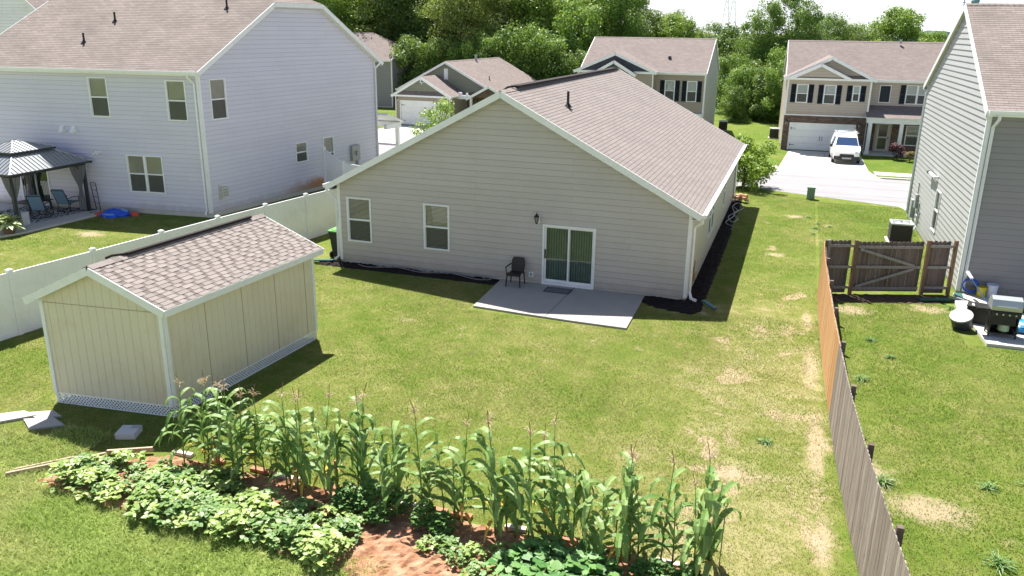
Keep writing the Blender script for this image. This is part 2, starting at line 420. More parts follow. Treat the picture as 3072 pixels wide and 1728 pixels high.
def vent_pipe(par,p,h=.45,r=.045,tilt=(0,0)):
    mb=MB(); p=Vector(p)
    mb.tube([p,p+Vector((tilt[0],tilt[1],h))],r,10)
    mb.lathe(p+Vector((0,0,-.03)),[(.16,-.02),(.12,.03),(.06,.11),(.05,.13)],12)
    return mb.build('vent_pipe',plain('dark_pipe',(.03,.025,.025),.6,.3),par)
def house(name,label,O,U,V,Wd,D,zb,ze,zr,ridge,wmats,roofm,oe=.3,og=.28,zclip=None,group=None,course=.2,found=.12,cat='house',boards=True,rake_w=.2,gut=True,parent=None,open_walls=()):
    O=Vector((O[0],O[1],0)); U=Vector((U[0],U[1],0)).normalized(); V=Vector((V[0],V[1],0)).normalized()
    root=parent or empty(name,(O.x,O.y,zb),label,cat,group)
    Z=Vector((0,0,1))
    W={'f':Wall(O,U,Wd),'r':Wall(O+U*Wd,V,D),'b':Wall(O+U*Wd+V*D,-U,Wd),'l':Wall(O+V*D,-V,D)}
    H=dict(root=root,W=W,O=O,U=U,V=V,Wd=Wd,D=D,ze=ze,zr=zr,zb=zb,ridge=ridge,wmats=wmats,roofm=roofm,oe=oe,og=og,zclip=zclip,course=course,found=found,boards=boards,rake_w=rake_w,gut=gut,open=open_walls)
    return H
def finish(H):
    root,W,O,U,V,Wd,D,ze,zr,zb=[H[k] for k in ('root','W','O','U','V','Wd','D','ze','zr','zb')]
    Z=Vector((0,0,1)); oe,og=H['oe'],H['og']
    span=D if H['ridge']=='U' else Wd
    sl=(zr-ze)/(span/2)
    for k,w in W.items():
        if k in H['open']: continue
        z0=zb+H['found']; poly=[(0,z0),(w.L,z0),(w.L,ze)]
        gable=(k in 'rl') if H['ridge']=='U' else (k in 'fb')
        if gable:
            if H['zclip']:
                d=(H['zclip']-ze)/sl; poly+=[(w.L-d,H['zclip']),(d,H['zclip'])]
            else: poly+=[(w.L/2,zr)]
        poly+=[(0,ze)]
        wall_build(w,root,H['wmats'][k],poly,course=H['course'],t_off=z0)
        if H['boards']:
            for q_,s_ in ((0,1),(w.L,-1)):
                mb=MB(); corner(w,mb,q_,z0,ze-.02,s_); mb.build('corner_board',WHITE,root)
        mb=MB(); w.box(mb,.01,w.L-.01,zb-.3,z0+.01,-.15,-.01); mb.build('foundation',CONC,root)
    # roof
    r=MB(); t=MB()
    A,B,LA,LB=(U,V,Wd,D) if H['ridge']=='U' else (V,-U,D,Wd)
    P0=O if H['ridge']=='U' else O+U*Wd
    zl=ze-sl*oe+.06; zt=zr+.06
    zc=H['zclip']
    for sgn in (0,1):
        if sgn==0: o=P0; a=A; b=B
        else: o=P0+A*LA+B*LB; a=-A; b=-B
        e0=o-a*og-b*oe; e1=o+a*(LA+og)-b*oe
        R0=o-a*og+b*(LB/2); R1=o+a*(LA+og)+b*(LB/2)
        if zc:
            kk=(zc-ze)/sl; dz=(zr-zc)/sl*1.0
            C0=o-a*og+b*kk; C1=o+a*(LA+og)+b*kk
            pts=[e0+Z*zl,e1+Z*zl,C1+Z*(zc+.06),R1-a*dz+Z*zt,R0+a*dz+Z*zt,C0+Z*(zc+.06)]
        else: pts=[e0+Z*zl,e1+Z*zl,R1+Z*zt,R0+Z*zt]
        slope_roof(r,pts)
        # rakes
        for s_,(ee,rr) in enumerate(((pts[0],pts[-1]),(pts[1],pts[2]))):
            off=a*(-.015 if s_==0 else .015); dn=Z*(-H['rake_w']/2-.0)
            t.beam(ee+off+dn,rr+off+dn,.032,H['rake_w'],mi=0)
        # fascia + soffit
        t.beam(e0+Z*(zl-.10),e1+Z*(zl-.10),.03,.17,mi=0)
        t.beam(e0+b*(oe/2)+Z*(zl-.17),e1+b*(oe/2)+Z*(zl-.17),oe-.03,.012,mi=1)
        if H['gut']:
            g=MB(); gutter(g,e0-b*.02+a*.03+Z*(zl-.06),e1-b*.02-a*.03+Z*(zl-.06),-b); g.build('gutter',WHITE,root)
    if zc:
        for o,a,b in ((P0,A,B),(P0+A*LA+B*LB,-A,-B)):
            kk=(zc-ze)/sl; dz=(zr-zc)/sl
            C0=o-a*(og)+b*(LB-kk); C1=o-a*og+b*kk
            slope_roof(r,[C0+Z*(zc+.065),C1+Z*(zc+.065),o-a*(og)+a*dz+b*(LB/2)+Z*(zt+.005)])
            t.beam(C0-a*.015+Z*(zc+.06-H['rake_w']/2),C1-a*.015+Z*(zc+.06-H['rake_w']/2),.032,H['rake_w'])
            t.beam(C0+a*(og/2)+Z*(zc-.08),C1+a*(og/2)+Z*(zc-.08),og,.012)
    rf=r.build('roof',[H['roofm'],SOFFIT],root)
    t.build('roof_trim',[WHITE,SOFFIT],root)
    # ridge cap
    c=MB(); dz=(zr-zc)/sl if zc else 0
    o=P0+B*(LB/2); i=0; x=-og+dz
    while x<LA+og-dz-.01:
        x2=min(x+.2,LA+og-dz)
        for s_ in (-1,1):
            p=o+A*x; q=o+A*x2; d=B*(.15*s_)+Z*(-.15*sl)
            c.prism([p+Z*(zt+.016),q+Z*(zt+.028),q+d+Z*(zt+.028),p+d+Z*(zt+.016)],Z*.006,0)
        x=x2
    c.build('ridge_cap',H['roofm'],rf)
    H['sl']=sl; H['A']=A;H['B']=B;H['P0']=P0; H['roof']=rf; H['zt']=zt
    return H
# ---------------------------------------------------------------- ground
def sst(a,b,t):
    t=min(1,max(0,(t-a)/(b-a))); return t*t*(3-2*t)
def gz(y): return -0.6*sst(18,36,y)-13*sst(95,260,y)
def ground_mat():
    mt,n=nm('lawn_soil'); b=NB(n)
    P=b.a('ShaderNodeTexCoord').outputs['Object']
    sp=b.a('ShaderNodeSeparateXYZ',Vector=P); X,Y=sp.outputs[0],sp.outputs[1]
    big=b.noise(P,.28,4,.6,.4); mid=b.noise(P,1.6,5,.7,.6); fine=b.noise(P,14,4,.75); vf=b.noise(P,70,2,.7)
    def band(v,a,c,d,e): # 0->1 between a,c ; 1->0 between d,e
        r=b.a('ShaderNodeMapRange',_clamp=True,i0=v,i1=a,i2=c); q=b.a('ShaderNodeMapRange',_clamp=True,i0=v,i1=d,i2=e,i3=1.,i4=0.)
        return b.math('MULTIPLY',r.outputs[0],q.outputs[0])
    # dryness
    dry=b.math('ADD',b.math('MULTIPLY',big,.6),b.math('MULTIPLY',mid,.75))
    strip=band(X,12.0,14.6,16.4,16.9); 
    strip=b.math('MULTIPLY',strip,band(Y,-60.,-59.,-2.,4.)); dry=b.math('ADD',dry,b.math('MULTIPLY',strip,.16))
    lush=band(X,16.6,18.2,60.,61.); dry=b.math('ADD',dry,b.math('MULTIPLY',lush,-.06))
    fore=band(Y,-40.,-39.,-15.2,-14.2); dry=b.math('ADD',dry,b.math('MULTIPLY',fore,-.22))
    far=band(Y,12.,26.,900.,901.); dry=b.math('ADD',dry,b.math('MULTIPLY',far,-.10))
    dry=b.math('ADD',dry,b.math('MULTIPLY',b.math('SUBTRACT',fine,.5),.35))
    c=b.ramp(dry,[(.42,(.085,.145,.02)),(.62,(.135,.175,.034)),(.78,(.20,.21,.065)),(.95,(.31,.28,.14))])
    c=b.mix(b.math('MULTIPLY',fore,.85),c,b.mix(mid,(.16,.22,.045),(.32,.36,.13))); c=b.mix(.5,c,b.mix(vf,(.35,.38,.3),(1.6,1.6,1.5)),'MULTIPLY')
    bare=b.ramp(b.math('ADD',b.noise(P,.8,5,.65,.5),b.math('MULTIPLY',strip,.10)),[(.64,0.),(.72,1.)])
    c=b.mix(b.math('MULTIPLY',bare,.75),c,b.mix(fine,(.36,.25,.16),(.50,.40,.28)))
    wob=b.math('MULTIPLY',b.math('SUBTRACT',b.noise(P,3.2,6,.8),.5),2.6)
    for (px_,py_,pr_,ps_) in BARE:
        dx=b.math('MULTIPLY',b.math('SUBTRACT',X,px_),1/pr_); dy=b.math('MULTIPLY',b.math('SUBTRACT',Y,py_),ps_/pr_)
        dd=b.math('ADD',b.math('SQRT',b.math('ADD',b.math('MULTIPLY',dx,dx),b.math('MULTIPLY',dy,dy))),wob)
        c=b.mix(b.ramp(dd,[(.4,.8),(1.05,0.)]),c,b.mix(fine,(.34,.25,.16),(.46,.37,.26)))
    b.out(b.pbsdf(c,.95,.08,bump=b.math('ADD',fine,vf),bstr=.7,bdist=.03)); return mt
BARE=[(17.5,1.1,.75,1.2),(18.3,-10.5,.95,1.6),(17.4,-9.5,.5,.7),(14.83,-10.4,.45,1.),(-11.7,-.1,.8,1.5),(15.0,7.1,.5,1.3),(15.6,14.6,.6,1.3),(19.8,2.0,.7,1.4),(21.3,-8.5,.7,1.5),(16.4,-8.6,.24,.12),(16.3,-4.2,.26,.16),(16.2,-.5,.2,.2),(16.5,-12.2,.22,.2)]
gm=ground_mat()
def ground_sheet():
    ys=[-80,-40,0,10,16,18]+[18+k*1.5 for k in range(1,13)]+[40,60,95,110,130,150,175,200,230,260,600,2000,6000]
    xs=[-5000,-600,-100,-40,0,20,40,100,600,5000]
    mb=MB(); nx=len(xs)
    for y in ys:
        for x in xs: mb.v.append((x,y,gz(y)))
    for j in range(len(ys)-1):
        for i in range(nx-1):
            mb.f.append((j*nx+i,j*nx+i+1,(j+1)*nx+i+1,(j+1)*nx+i)); mb.uv.append([(0,0)]*4); mb.mi.append(0)
    return tag(mb.build('ground',gm),kind='structure')
ground_sheet()
def sheet(name,pts,mat,h=.004,sub=None,kind='structure'):
    """flat strip following the ground slope; pts polygon in x,y"""
    mb=MB(); ys=sorted(set([min(p[1] for p in pts),max(p[1] for p in pts)]+[18+k*1.5 for k in range(0,13)]))
    lo,hi=min(p[1] for p in pts),max(p[1] for p in pts)
    ys=[y for y in ys if lo<=y<=hi]
    for a,c in zip(ys[:-1],ys[1:]):
        q=clip(clip(list(pts),1,a,1),1,c,-1)
        if q: mb.poly([(x,y,gz(y)+h) for x,y in q],[(x,y) for x,y in q])
    return tag(mb.build(name,mat),kind=kind)
def slab(name,pts,mat,z0=-.05,z1=.08,zb=0):
    mb=MB(); mb.prism([(x,y,zb+z0) for x,y in pts],(0,0,z1-z0)); return tag(mb.build(name,mat),kind='structure')
# street, driveways, pavements
sheet('road',[(-90,19.5),(12.5,22.0),(20.5,18.9),(33,17.5),(90,17.5),(90,30.2),(11.8,30.4),(-4,31),(-90,38)],ROADM,.006)
SEAM=plain('tar_seam',(.20,.20,.21),.9)
for sx0,sx1,sy,w_ in ((-20,11,29.2,.05),(11,33,28.7,.05),(14,60,24.9,.04),(12.5,24,21.9,.05),(17,40,20.4,.05)): sheet('road_seam',[(sx0,sy),(sx1,sy-.25),(sx1,sy-.25+w_),(sx0,sy+w_)],SEAM,.010)
sheet('driveway_joint',[(17.25,34.),(17.28,34.),(17.35,42.6),(17.32,42.6)],SEAM,.018)
for sy in (36.8,39.8): sheet('driveway_joint',[(14.6,sy),(19.9,sy),(19.9,sy+.03),(14.6,sy+.03)],SEAM,.018)
slab('kerb',[(-90,38.2),(-4,31.2),(14.4,30.6),(14.4,30.4),(-4,31.0),(-90,38.0)],CONC,-.5,.10,gz(30.5))
slab('kerb',[(20.4,30.5),(90,30.4),(90,30.2),(20.4,30.3)],CONC,-.5,.10,gz(30.4))
sheet('pavement',[(-4,32.2),(14.4,32.0),(14.4,33.8),(-4,34.0)],CONC,.01)
sheet('pavement',[(20.3,32.2),(90,32.2),(90,33.9),(20.3,33.9)],CONC,.01)
sheet('driveway',[(14.2,29.5),(20.6,29.5),(20.0,33.8),(19.9,42.7),(14.75,42.7),(14.3,33.8)],CONC,.014)
sheet('driveway',[(20.3,10.6),(34,10.6),(34,18.8),(20.6,19.2)],CONC,.012) if 0 else sheet('driveway',[(20.9,17.3),(30,17.3),(30,18.6),(20.4,19.2)],CONC,.012)
sheet('driveway',[(-20.3,45.0),(-15.3,45.2),(-12.5,37.5),(-9,33),(-20,33),(-20.8,37)],CONC,.012)
sheet('driveway',[(-9,16.5),(-3,16.5),(-2,20.5),(-10,20.5)],CONC,.012)

# ---------------------------------------------------------------- main house
H=house('beige_house','one-storey beige house with brown shingle roof, glass patio door and centred gable',(0,0),(1,0),(0,1),12.52,16.95,0,3.0,6.30,'V',dict(f=BEIGE,r=BEIGE,b=BEIGE,l=BEIGE),SH_MAIN,oe=.3,og=.28,course=.2)
MH=H['root']; Wf,Wr=H['W']['f'],H['W']['r']
window(Wf,MH,.355,1.33,.85,2.47); window(Wf,MH,3.365,4.345,.85,2.47)
window(Wr,MH,5.2,7.3,.85,2.25,2,'blind')
window(Wr,MH,11.0,12.0,.85,2.25,1,'blind')
# patio door
def patio_door(W,par,a0,a1,z0,z1,style='v',open_=False):
    W.holes.append((a0+.03,a1-.03,z0,z1-.03)); mb=MB(); c=.06
    W.box(mb,a0,a1,z1-c,z1,-.06,.04); W.box(mb,a0,a1,z0-.04,z0+.05,-.06,.05); W.box(mb,a0,a0+c,z0+.05,z1-c,-.06,.04); W.box(mb,a1-c,a1,z0+.05,z1-c,-.06,.04)
    am=(a0+a1)/2
    recess(W,mb,a0+.04,a1-.04,z0+.02,z1-.04,.6,1)
    dr=mb.build('patio_door',[WHITE,DARKR],par)
    for x0,x1,n in ((a0+c,am+.04,-.045),(am-.04,a1-c,-.01)):
        s=MB(); 
        W.box(s,x0,x1,z1-c-.06,z1-c,n-.02,n); W.box(s,x0,x1,z0+.05,z0+.13,n-.02,n); W.box(s,x0,x0+.055,z0+.13,z1-c-.06,n-.02,n); W.box(s,x1-.055,x1,z0+.13,z1-c-.06,n-.02,n)
        W.quad(s,x0+.05,x1-.05,z0+.12,z1-c-.05,n-.012,1)
        s.build('door_panel',[WHITE,GLASS],dr)
    h=MB(); W.box(h,a0+c+.01,a0+c+.045,z0+.85,z0+1.15,-.045,-.0); h.build('handle',BLACK,dr)
    if style=='v':
        b=MB(); x=a0+.1
        while x<a1-.1:
            b.poly([W.p(x,z0+.08,-.16),W.p(x+.085,z0+.08,-.12),W.p(x+.085,z1-.1,-.12),W.p(x,z1-.1,-.16)]); x+=.085
        b.build('blind',VBLIND,dr)
patio_door(Wf,MH,7.70,9.50,.10,2.12)
lantern(Wf,MH,7.52,2.28)
mb=MB(); Wf.box(mb,7.24,7.40,.26,.43,.0,.03); op=mb.build('outlet_box',WHITE,MH)
mb=MB(); Wf.box(mb,7.28,7.36,.29,.40,.03,.04); mb.build('outlet_cover',GALV,op)
mb=MB(); c=Wf.p(12.33,3.02,.06); mb.tube([Wf.p(12.33,3.06,.016),Wf.p(12.33,3.02,.05),Wf.p(12.33,2.97,.12)],[.035,.035,.04],10); mb.build('security_camera',BLACK,MH)
mb=MB(); Wr.box(mb,1.2,1.45,.35,.62,.0,.09); Wr.box(mb,1.25,1.40,.62,.80,.0,.06); mb.build('utility_box',plain('tan_plastic',(.36,.28,.17),.6),MH)
mb=MB(); mb.tube([Wr.p(1.33,.8,.05),Wr.p(1.33,1.0,.06),Wr.p(1.36,1.02,.06)],.02,8); mb.build('conduit',GALV,MH)
finish(H)
vent_pipe(MH,(7.62,2.9,5.70),.5)
# black ridge vent with loose end
mb=MB(); zr=6.30+.09
mb.beam((6.26,1.15,zr+.04),(6.26,16.3,zr+.02),.30,.05); mb.beam((6.26,16.3,zr+.0),(6.26,17.0,zr-.01),.25,.03)
mb.tube([(6.38,1.2,zr+.03),(6.30,.95,zr+.05),(6.15,.72,zr+.03),(6.0,.6,zr-.10)],.035,6)
mb.build('ridge_vent',plain('black_vent',(.03,.022,.022),.8,.2),H['roof'])
zl=3.0-.3*.527-.02
downspout(MH,[(-.34,-.2,zl-.06),(-.32,-.18,zl-.2),(-.06,-.03,zl-.5),(-.07,-.03,.25),(-.2,-.1,.1)])
downspout(MH,[(12.86,-.2,zl-.06),(12.84,-.18,zl-.2),(12.60,.1,zl-.42),(12.60,.1,.3),(12.68,-.05,.14),(12.85,-.16,.12)])
downspout(MH,[(12.86,16.9,zl-.06),(12.84,16.88,zl-.2),(12.60,16.8,zl-.42),(12.60,16.8,.2)])
slab('patio',[(6.25,-.02),(11.2,-.02),(11.26,-3.24),(9.6,-3.2),(7.9,-3.1),(6.4,-2.98)],PATIOM,-.05,.06)
# joint across the patio is a groove between two slabs
mb=MB(); mb.prism([(8.85,-.03,.061),(8.873,-.03,.061),(8.79,-3.13,.061),(8.767,-3.13,.061)],(0,0,.002)); tag(mb.build('patio_joint',plain('joint_dark',(.12,.11,.1),.9)),kind='structure')
# mulch beds
def rough_bed(name,pts,mat,h=.05,amp=.03,step=.12,seed=1):
    rnd=random.Random(seed); mb=MB(); x0,x1=min(p[0] for p in pts),max(p[0] for p in pts); y0,y1=min(p[1] for p in pts),max(p[1] for p in pts)
    nx=max(2,int((x1-x0)/step)); ny=max(2,int((y1-y0)/step))
    def inside(x,y):
        c=False; n=len(pts)
        for i in range(n):
            a,b=pts[i],pts[(i+1)%n]
            if (a[1]>y)!=(b[1]>y) and x<(b[0]-a[0])*(y-a[1])/(b[1]-a[1])+a[0]: c=not c
        return c
    idx={}
    g=[[inside(x0+(x1-x0)*i/nx,y0+(y1-y0)*j/ny) for i in range(nx+1)] for j in range(ny+1)]
    for j in range(ny+1):
        for i in range(nx+1):
            e=g[j][i] and all(g[min(ny,max(0,j+dj))][min(nx,max(0,i+di))] for di,dj in ((1,0),(-1,0),(0,1),(0,-1))) and 0<i<nx and 0<j<ny
            z=h+rnd.uniform(-amp,amp) if e else -.01
            idx[i,j]=len(mb.v); mb.v.append((x0+(x1-x0)*i/nx+rnd.uniform(-.3,.3)*step,y0+(y1-y0)*j/ny+rnd.uniform(-.3,.3)*step,z))
    for j in range(ny):
        for i in range(nx):
            if sum((g[j][i],g[j][i+1],g[j+1][i],g[j+1][i+1]))>=2:
                mb.f.append((idx[i,j],idx[i+1,j],idx[i+1,j+1],idx[i,j+1])); mb.uv.append([(0,0)]*4); mb.mi.append(0)
    return tag(mb.build(name,mat),kind='structure')
rough_bed('mulch_bed',[(-.8,-.62),(6.3,-.62),(6.3,.15),(-.8,.15)],MULCHM,.05,.03,.09,1)
rough_bed('mulch_bed',[(11.15,-.6),(11.8,-1.05),(12.9,-1.3),(13.2,-.7),(13.05,17.6),(12.4,17.6),(12.4,.1),(11.15,.1)],MULCHM,.05,.03,.09,2)
def cable(name,label,pts,r,mat,cat='cable',group=None):
    # smooth catmull path
    P=[Vector(p) for p in pts]; q=[]
    for i in range(len(P)-1):
        a,b,c,d=P[max(i-1,0)],P[i],P[i+1],P[min(i+2,len(P)-1)]
        for k in range(6):
            t=k/6; q.append(.5*((2*b)+(c-a)*t+(2*a-5*b+4*c-d)*t*t+(3*b-a-3*c+d)*t**3))
    q.append(P[-1]); mb=MB(); mb.tube(q,r,6); o=mb.build(name,mat,origin=P[0]); return tag(o,label,cat,group)
GC=plain('grey_cable',(.22,.21,.22),.5)
rr=random.Random(4)
pts=[(.9+k*.42,-.30-.16*math.sin(k*1.3)+rr.uniform(-.05,.05),.10) for k in range(12)]+[(5.9,-.40,.10),(5.95,-.25,.11),(5.5,-.18,.12)]+[(5.1-k*.5,-.26+.12*math.sin(k*1.7),.12) for k in range(8)]
cable('garden_hose','thin grey hose looped along the black mulch under the two rear windows',pts,.016,GC,'hose')
pts=[(12.75,15.2,.12),(13.0,14.2,.11),(12.7,12.9,.12),(12.95,11.8,.11),(13.15,12.5,.12),(12.85,13.6,.13),(13.2,15.0,.12),(12.9,16.1,.14),(12.7,15.0,.16),(12.95,13.2,.14),(12.7,11.6,.12),(13.1,10.9,.1)]
cable('garden_hose','grey cable tangled on the mulch beside the right wall of the beige house',pts,.02,plain('pale_cable',(.34,.34,.35),.5),'hose')
mb=MB(); mb.prism([(13.02,-.15,.11),(13.12,-.05,.11),(13.56,-.55,.05),(13.46,-.64,.05)],(0,0,.05))
tag(mb.build('splash_block',plain('teal_plastic',(.04,.13,.14),.4,.4),origin=(13.3,-.35,0)),'dark teal splash block under the downspout at the right corner of the beige house','splash block')
mb=MB(); mb.prism([(-.95,-.42,.05),(-.95,-.26,.05),(-.2,-.14,.1),(-.2,-.3,.1)],(0,0,.04))
tag(mb.build('splash_block',plain('teal_plastic',(.04,.13,.14),.4,.4),origin=(-.5,-.3,0)),'dark splash block at the left corner of the beige house by the trash cart','splash block')
# ---------------------------------------------------------------- left two-storey house (A)
rU=(.9932,.1165); gV=(.1165,.9932)
OA=(-9.07-11.55*.9932,4.21-11.55*.1165)
H=house('pale_two_storey_house','large two-storey pale grey house with clipped gable left of the white vinyl fence',OA,rU,gV,11.55,13.0,0,6.46,10.2,'U',dict(f=LAV,r=LAVS,b=LAV,l=LAV),SH_LEFT,zclip=9.2,course=.2,found=.2)
A_=H['root']; Wf,Wr=H['W']['f'],H['W']['r']; L=11.55
window(Wf,A_,L-5.42,L-4.46,4.28,6.0); window(Wf,A_,L-1.6,L-.63,4.23,5.96); window(Wf,A_,L-3.97,L-2.15,.97,2.66,2)
window(Wr,A_,.58,1.54,4.25,6.0); window(Wr,A_,5.87,6.8,1.64,2.65); window(Wr,A_,8.04,8.95,1.0,2.68)
patio_door(Wf,A_,L-9.75,L-8.2,.12,2.2)
for a in (L-7.05,L-6.45):
    mb=MB(); c=Wf.p(a,3.68,0)
    mb.prism([Wf.p(a-.13,3.55,0.016),Wf.p(a+.13,3.55,.016),Wf.p(a+.10,3.84,.016),Wf.p(a-.10,3.84,.016)],Wf.N*.03)
    mb.prism([Wf.p(a-.11,3.56,.046),Wf.p(a+.11,3.56,.046),Wf.p(a+.11,3.56,.20),Wf.p(a-.11,3.56,.20)],(0,0,.06)); mb.prism([Wf.p(a-.1,3.62,.046),Wf.p(a-.1,3.62,.19),Wf.p(a-.1,3.82,.06)],Wf.U*.2)
    mb.build('dryer_vent',WHITE,A_)
mb=MB(); Wf.box(mb,L-5.5,L-5.28,2.66,2.76,.0,.05); mb.tube([Wf.p(L-5.33,2.7,.05),Wf.p(L-5.3,2.66,.22)],[.03,.05],8); mb.tube([Wf.p(L-5.45,2.7,.05),Wf.p(L-5.55,2.62,.2)],[.03,.05],8); mb.build('floodlight',WHITE,A_)
mb=MB(); Wr.box(mb,10.35,11.05,1.15,1.98,.0,.16); Wr.box(mb,10.85,11.0,.4,1.15,.02,.10); mb.tube([Wr.p(10.75,1.55,.16),Wr.p(10.75,1.55,.26)],.12,12); mb.build('meter_box',GALV,A_)
mb=MB(); Wr.box(mb,.62,1.0,.82,1.28,.0,.17); Wr.box(mb,.56,.70,.7,1.36,.0,.06); hb=mb.build('hose_box',plain('cream_plastic',(.55,.53,.48),.5),A_)
mb=MB()
for i in range(2):
    for j in range(3): Wr.box(mb,.67+.15*i,.79+.15*i,.88+.12*j,.96+.12*j,.17,.176)
mb.build('grille',GALV,hb)
finish(H)
def on_slope(H,a,t): # a along ridge from gable left, t metres up the slope from the wall line
    L_=math.hypot(1,H['sl']); return H['P0']+H['A']*a+H['B']*(t/L_)+Vector((0,0,H['ze']+.06+H['sl']*t/L_))
vent_pipe(A_,on_slope(H,L-6.88,1.77),.42); vent_pipe(A_,on_slope(H,L-6.70,3.63),.42); vent_pipe(A_,on_slope(H,L-1.77,4.90),.5)
p=lambda a,z,n=0:Wr.p(a,z,n)
cx=lambda s_,z:Wf.p(L-.14+s_,z,.06)
downspout(A_,[Wf.p(L-.25,6.30,.40),Wf.p(L-.25,6.1,.38),Wf.p(L-.17,5.85,.07),Wf.p(L-.17,.35,.07),Wf.p(L-.17,.15,.2)])
downspout(A_,[Wr.p(12.9,6.3,.40),Wr.p(12.88,6.0,.1),Wr.p(12.88,.2,.08)])
# porch on the far side of A
def hip_porch(par,c0,c1,depth_dir,z0,z1,d,mat,cols=((0,0),(1,0)),colr=.12,zfloor=0,beam=.3,name='porch'):
    c0,c1=Vector((c0[0],c0[1],0)),Vector((c1[0],c1[1],0)); dd=Vector((depth_dir[0],depth_dir[1],0)).normalized(); U=(c1-c0).normalized(); Ln=(c1-c0).length; Z=Vector((0,0,1))
    r=MB(); a=c0+dd*d; b_=c1+dd*d; o=.2
    slope_roof(r,[a-U*o+dd*o+Z*(z0-.05),b_+U*o+dd*o+Z*(z0-.05),c1+U*o+Z*z1,c0-U*o+Z*z1])
    t=MB(); t.beam(a-U*.1+Z*(z0-.12-beam/2),b_+U*.1+Z*(z0-.12-beam/2),.2,beam)
    for q,e in ((c0,a),(c1,b_)): t.beam(q+Z*(z0-.12-beam/2),e+Z*(z0-.12-beam/2),.18,beam-.02)
    po=t.build(name,WHITE,par); r.build('porch_roof',[mat,WHITE],po)
    for k in cols:
        m_=MB(); q=a+(b_-a)*k; m_.box((q.x,q.y,(zfloor+z0-.12-beam)/2),(colr*2,colr*2,z0-.12-beam-zfloor),rz=math.atan2(U.y,U.x)); m_.box((q.x,q.y,zfloor+.08),(colr*2.5,colr*2.5,.16),rz=math.atan2(U.y,U.x)); m_.build('column',WHITE,po)
    return po
q0=Wr.p(12.95,0,0); q1=Wr.p(12.95,0,-7)
hip_porch(A_,Wr.p(13.0,0,.55)[:2],Wr.p(13.0,0,-5)[:2],Wr.U[:2],3.05,3.55,1.4,SH_LEFT,(0.02,.5,1),.10)
# ---------------------------------------------------------------- right house (E)
u1=(math.cos(R_(1.41)),math.sin(R_(1.41))); v1=(-u1[1],u1[0])
H=house('grey_two_storey_house','two-storey light grey house on the right with sunlit lap siding, behind the wooden gate',(20.89,4.19),u1,v1,13.0,12.3,0,6.12,9.25,'U',dict(f=GREYD,r=GREYS,b=GREYS,l=GREYS),SH_LEFT,course=.2,found=.1,og=.12)
E_=H['root']; Wl=H['W']['l']; Wf=H['W']['f']; D=12.3
window(Wl,E_,D-6.1,D-5.15,.85,2.45,1)
finish(H)
mb=MB(); mb.tube([Wl.p(D-5.6,2.72,.14),Wl.p(D-9.4,2.15,.16)] if 0 else [Wl.p(D-6.35,2.85,.02),Wl.p(D-6.35,2.85,.12),Wl.p(D-7.0,2.85,.14),Wl.p(D-7.6,2.85,.14)],.06,10); o=mb.build('vent_duct',WHITE,E_)
mb=MB(); mb.tube([Wl.p(D-7.55,2.85,.14),Wl.p(D-7.85,2.83,.14)],.075,10); mb.build('duct_cap',BLACK,o)
mb=MB(); Wl.box(mb,D-10.9,D-10.5,.35,1.15,0,.18); Wl.box(mb,D-10.2,D-9.9,.9,1.5,0,.14); mb.tube([Wl.p(D-10.05,1.5,.06),Wl.p(D-10.05,2.0,.06)],.025,8); mb.build('meter_box',GALV,E_)
mb=MB(); mb.tube([Wl.p(D-9.3,1.25,.05),Wl.p(D-9.3,.3,.06)],.03,8); mb.tube([Wl.p(D-8.9,.9,.05),Wl.p(D-8.8,.35,.12),Wl.p(D-8.5,.15,.3)],.03,8); mb.tube([Wl.p(D-9.6,.7,.08),Wl.p(D-9.1,.7,.10)],.02,8); mb.build('conduit',GALV,E_)
downspout(E_,[Wf.p(.22,5.95,.40),Wf.p(.22,5.75,.38),Wf.p(.16,5.5,.08),Wf.p(.16,.3,.08),Wf.p(.16,.16,.2)])
downspout(E_,[Wl.p(.0,5.95,-.1),Wl.p(.05,5.7,.05),Wl.p(.1,.2,.07)])
# ---------------------------------------------------------------- house across the street (B)
def garage_door(W,par,a0,a1,z0,z1,mat=None):
    W.holes.append((a0,a1,z0-.2,z1)); mb=MB(); n=4; h=(z1-z0)/n
    for k in range(n): W.box(mb,a0+.01,a1-.01,z0+k*h+.006,z0+(k+1)*h-.006,-.14,-.09)
    W.box(mb,a0,a1,z0,z1,-.16,-.145)
    k=0; nu=8; uw=(a1-a0)/nu
    for r in range(n):
        for c in range(nu): W.box(mb,a0+c*uw+.08,a0+(c+1)*uw-.08,z0+r*h+.09,z0+(r+1)*h-.09,-.09,-.082)
    W.box(mb,a0-.08,a0,z0-.02,z1+.08,-.12,.03); W.box(mb,a1,a1+.08,z0-.02,z1+.08,-.12,.03); W.box(mb,a0,a1,z1,z1+.08,-.12,.03)
    g=mb.build('garage_door',WHITE,par)
    for a,sg in ((a0+.06,1),(a1-.06,-1)):
        for z in (z0+.35*1,z1-.38):
            s=MB(); x=sorted((a,a+sg*.38)); W.box(s,x[0],x[1],z,z+.035,-.08,-.07); W.box(s,*(sorted((a,a+sg*.06))),z-.05,z+.085,-.08,-.068); s.build('strap_hinge',BLACK,g)
    for x in ((a0+a1)/2-.1,(a0+a1)/2+.07):
        s=MB(); W.box(s,x,x+.03,z0+.75,z0+1.1,-.08,-.05); s.build('handle',BLACK,g)
def ang(a): return (math.cos(R_(a)),math.sin(R_(a)))
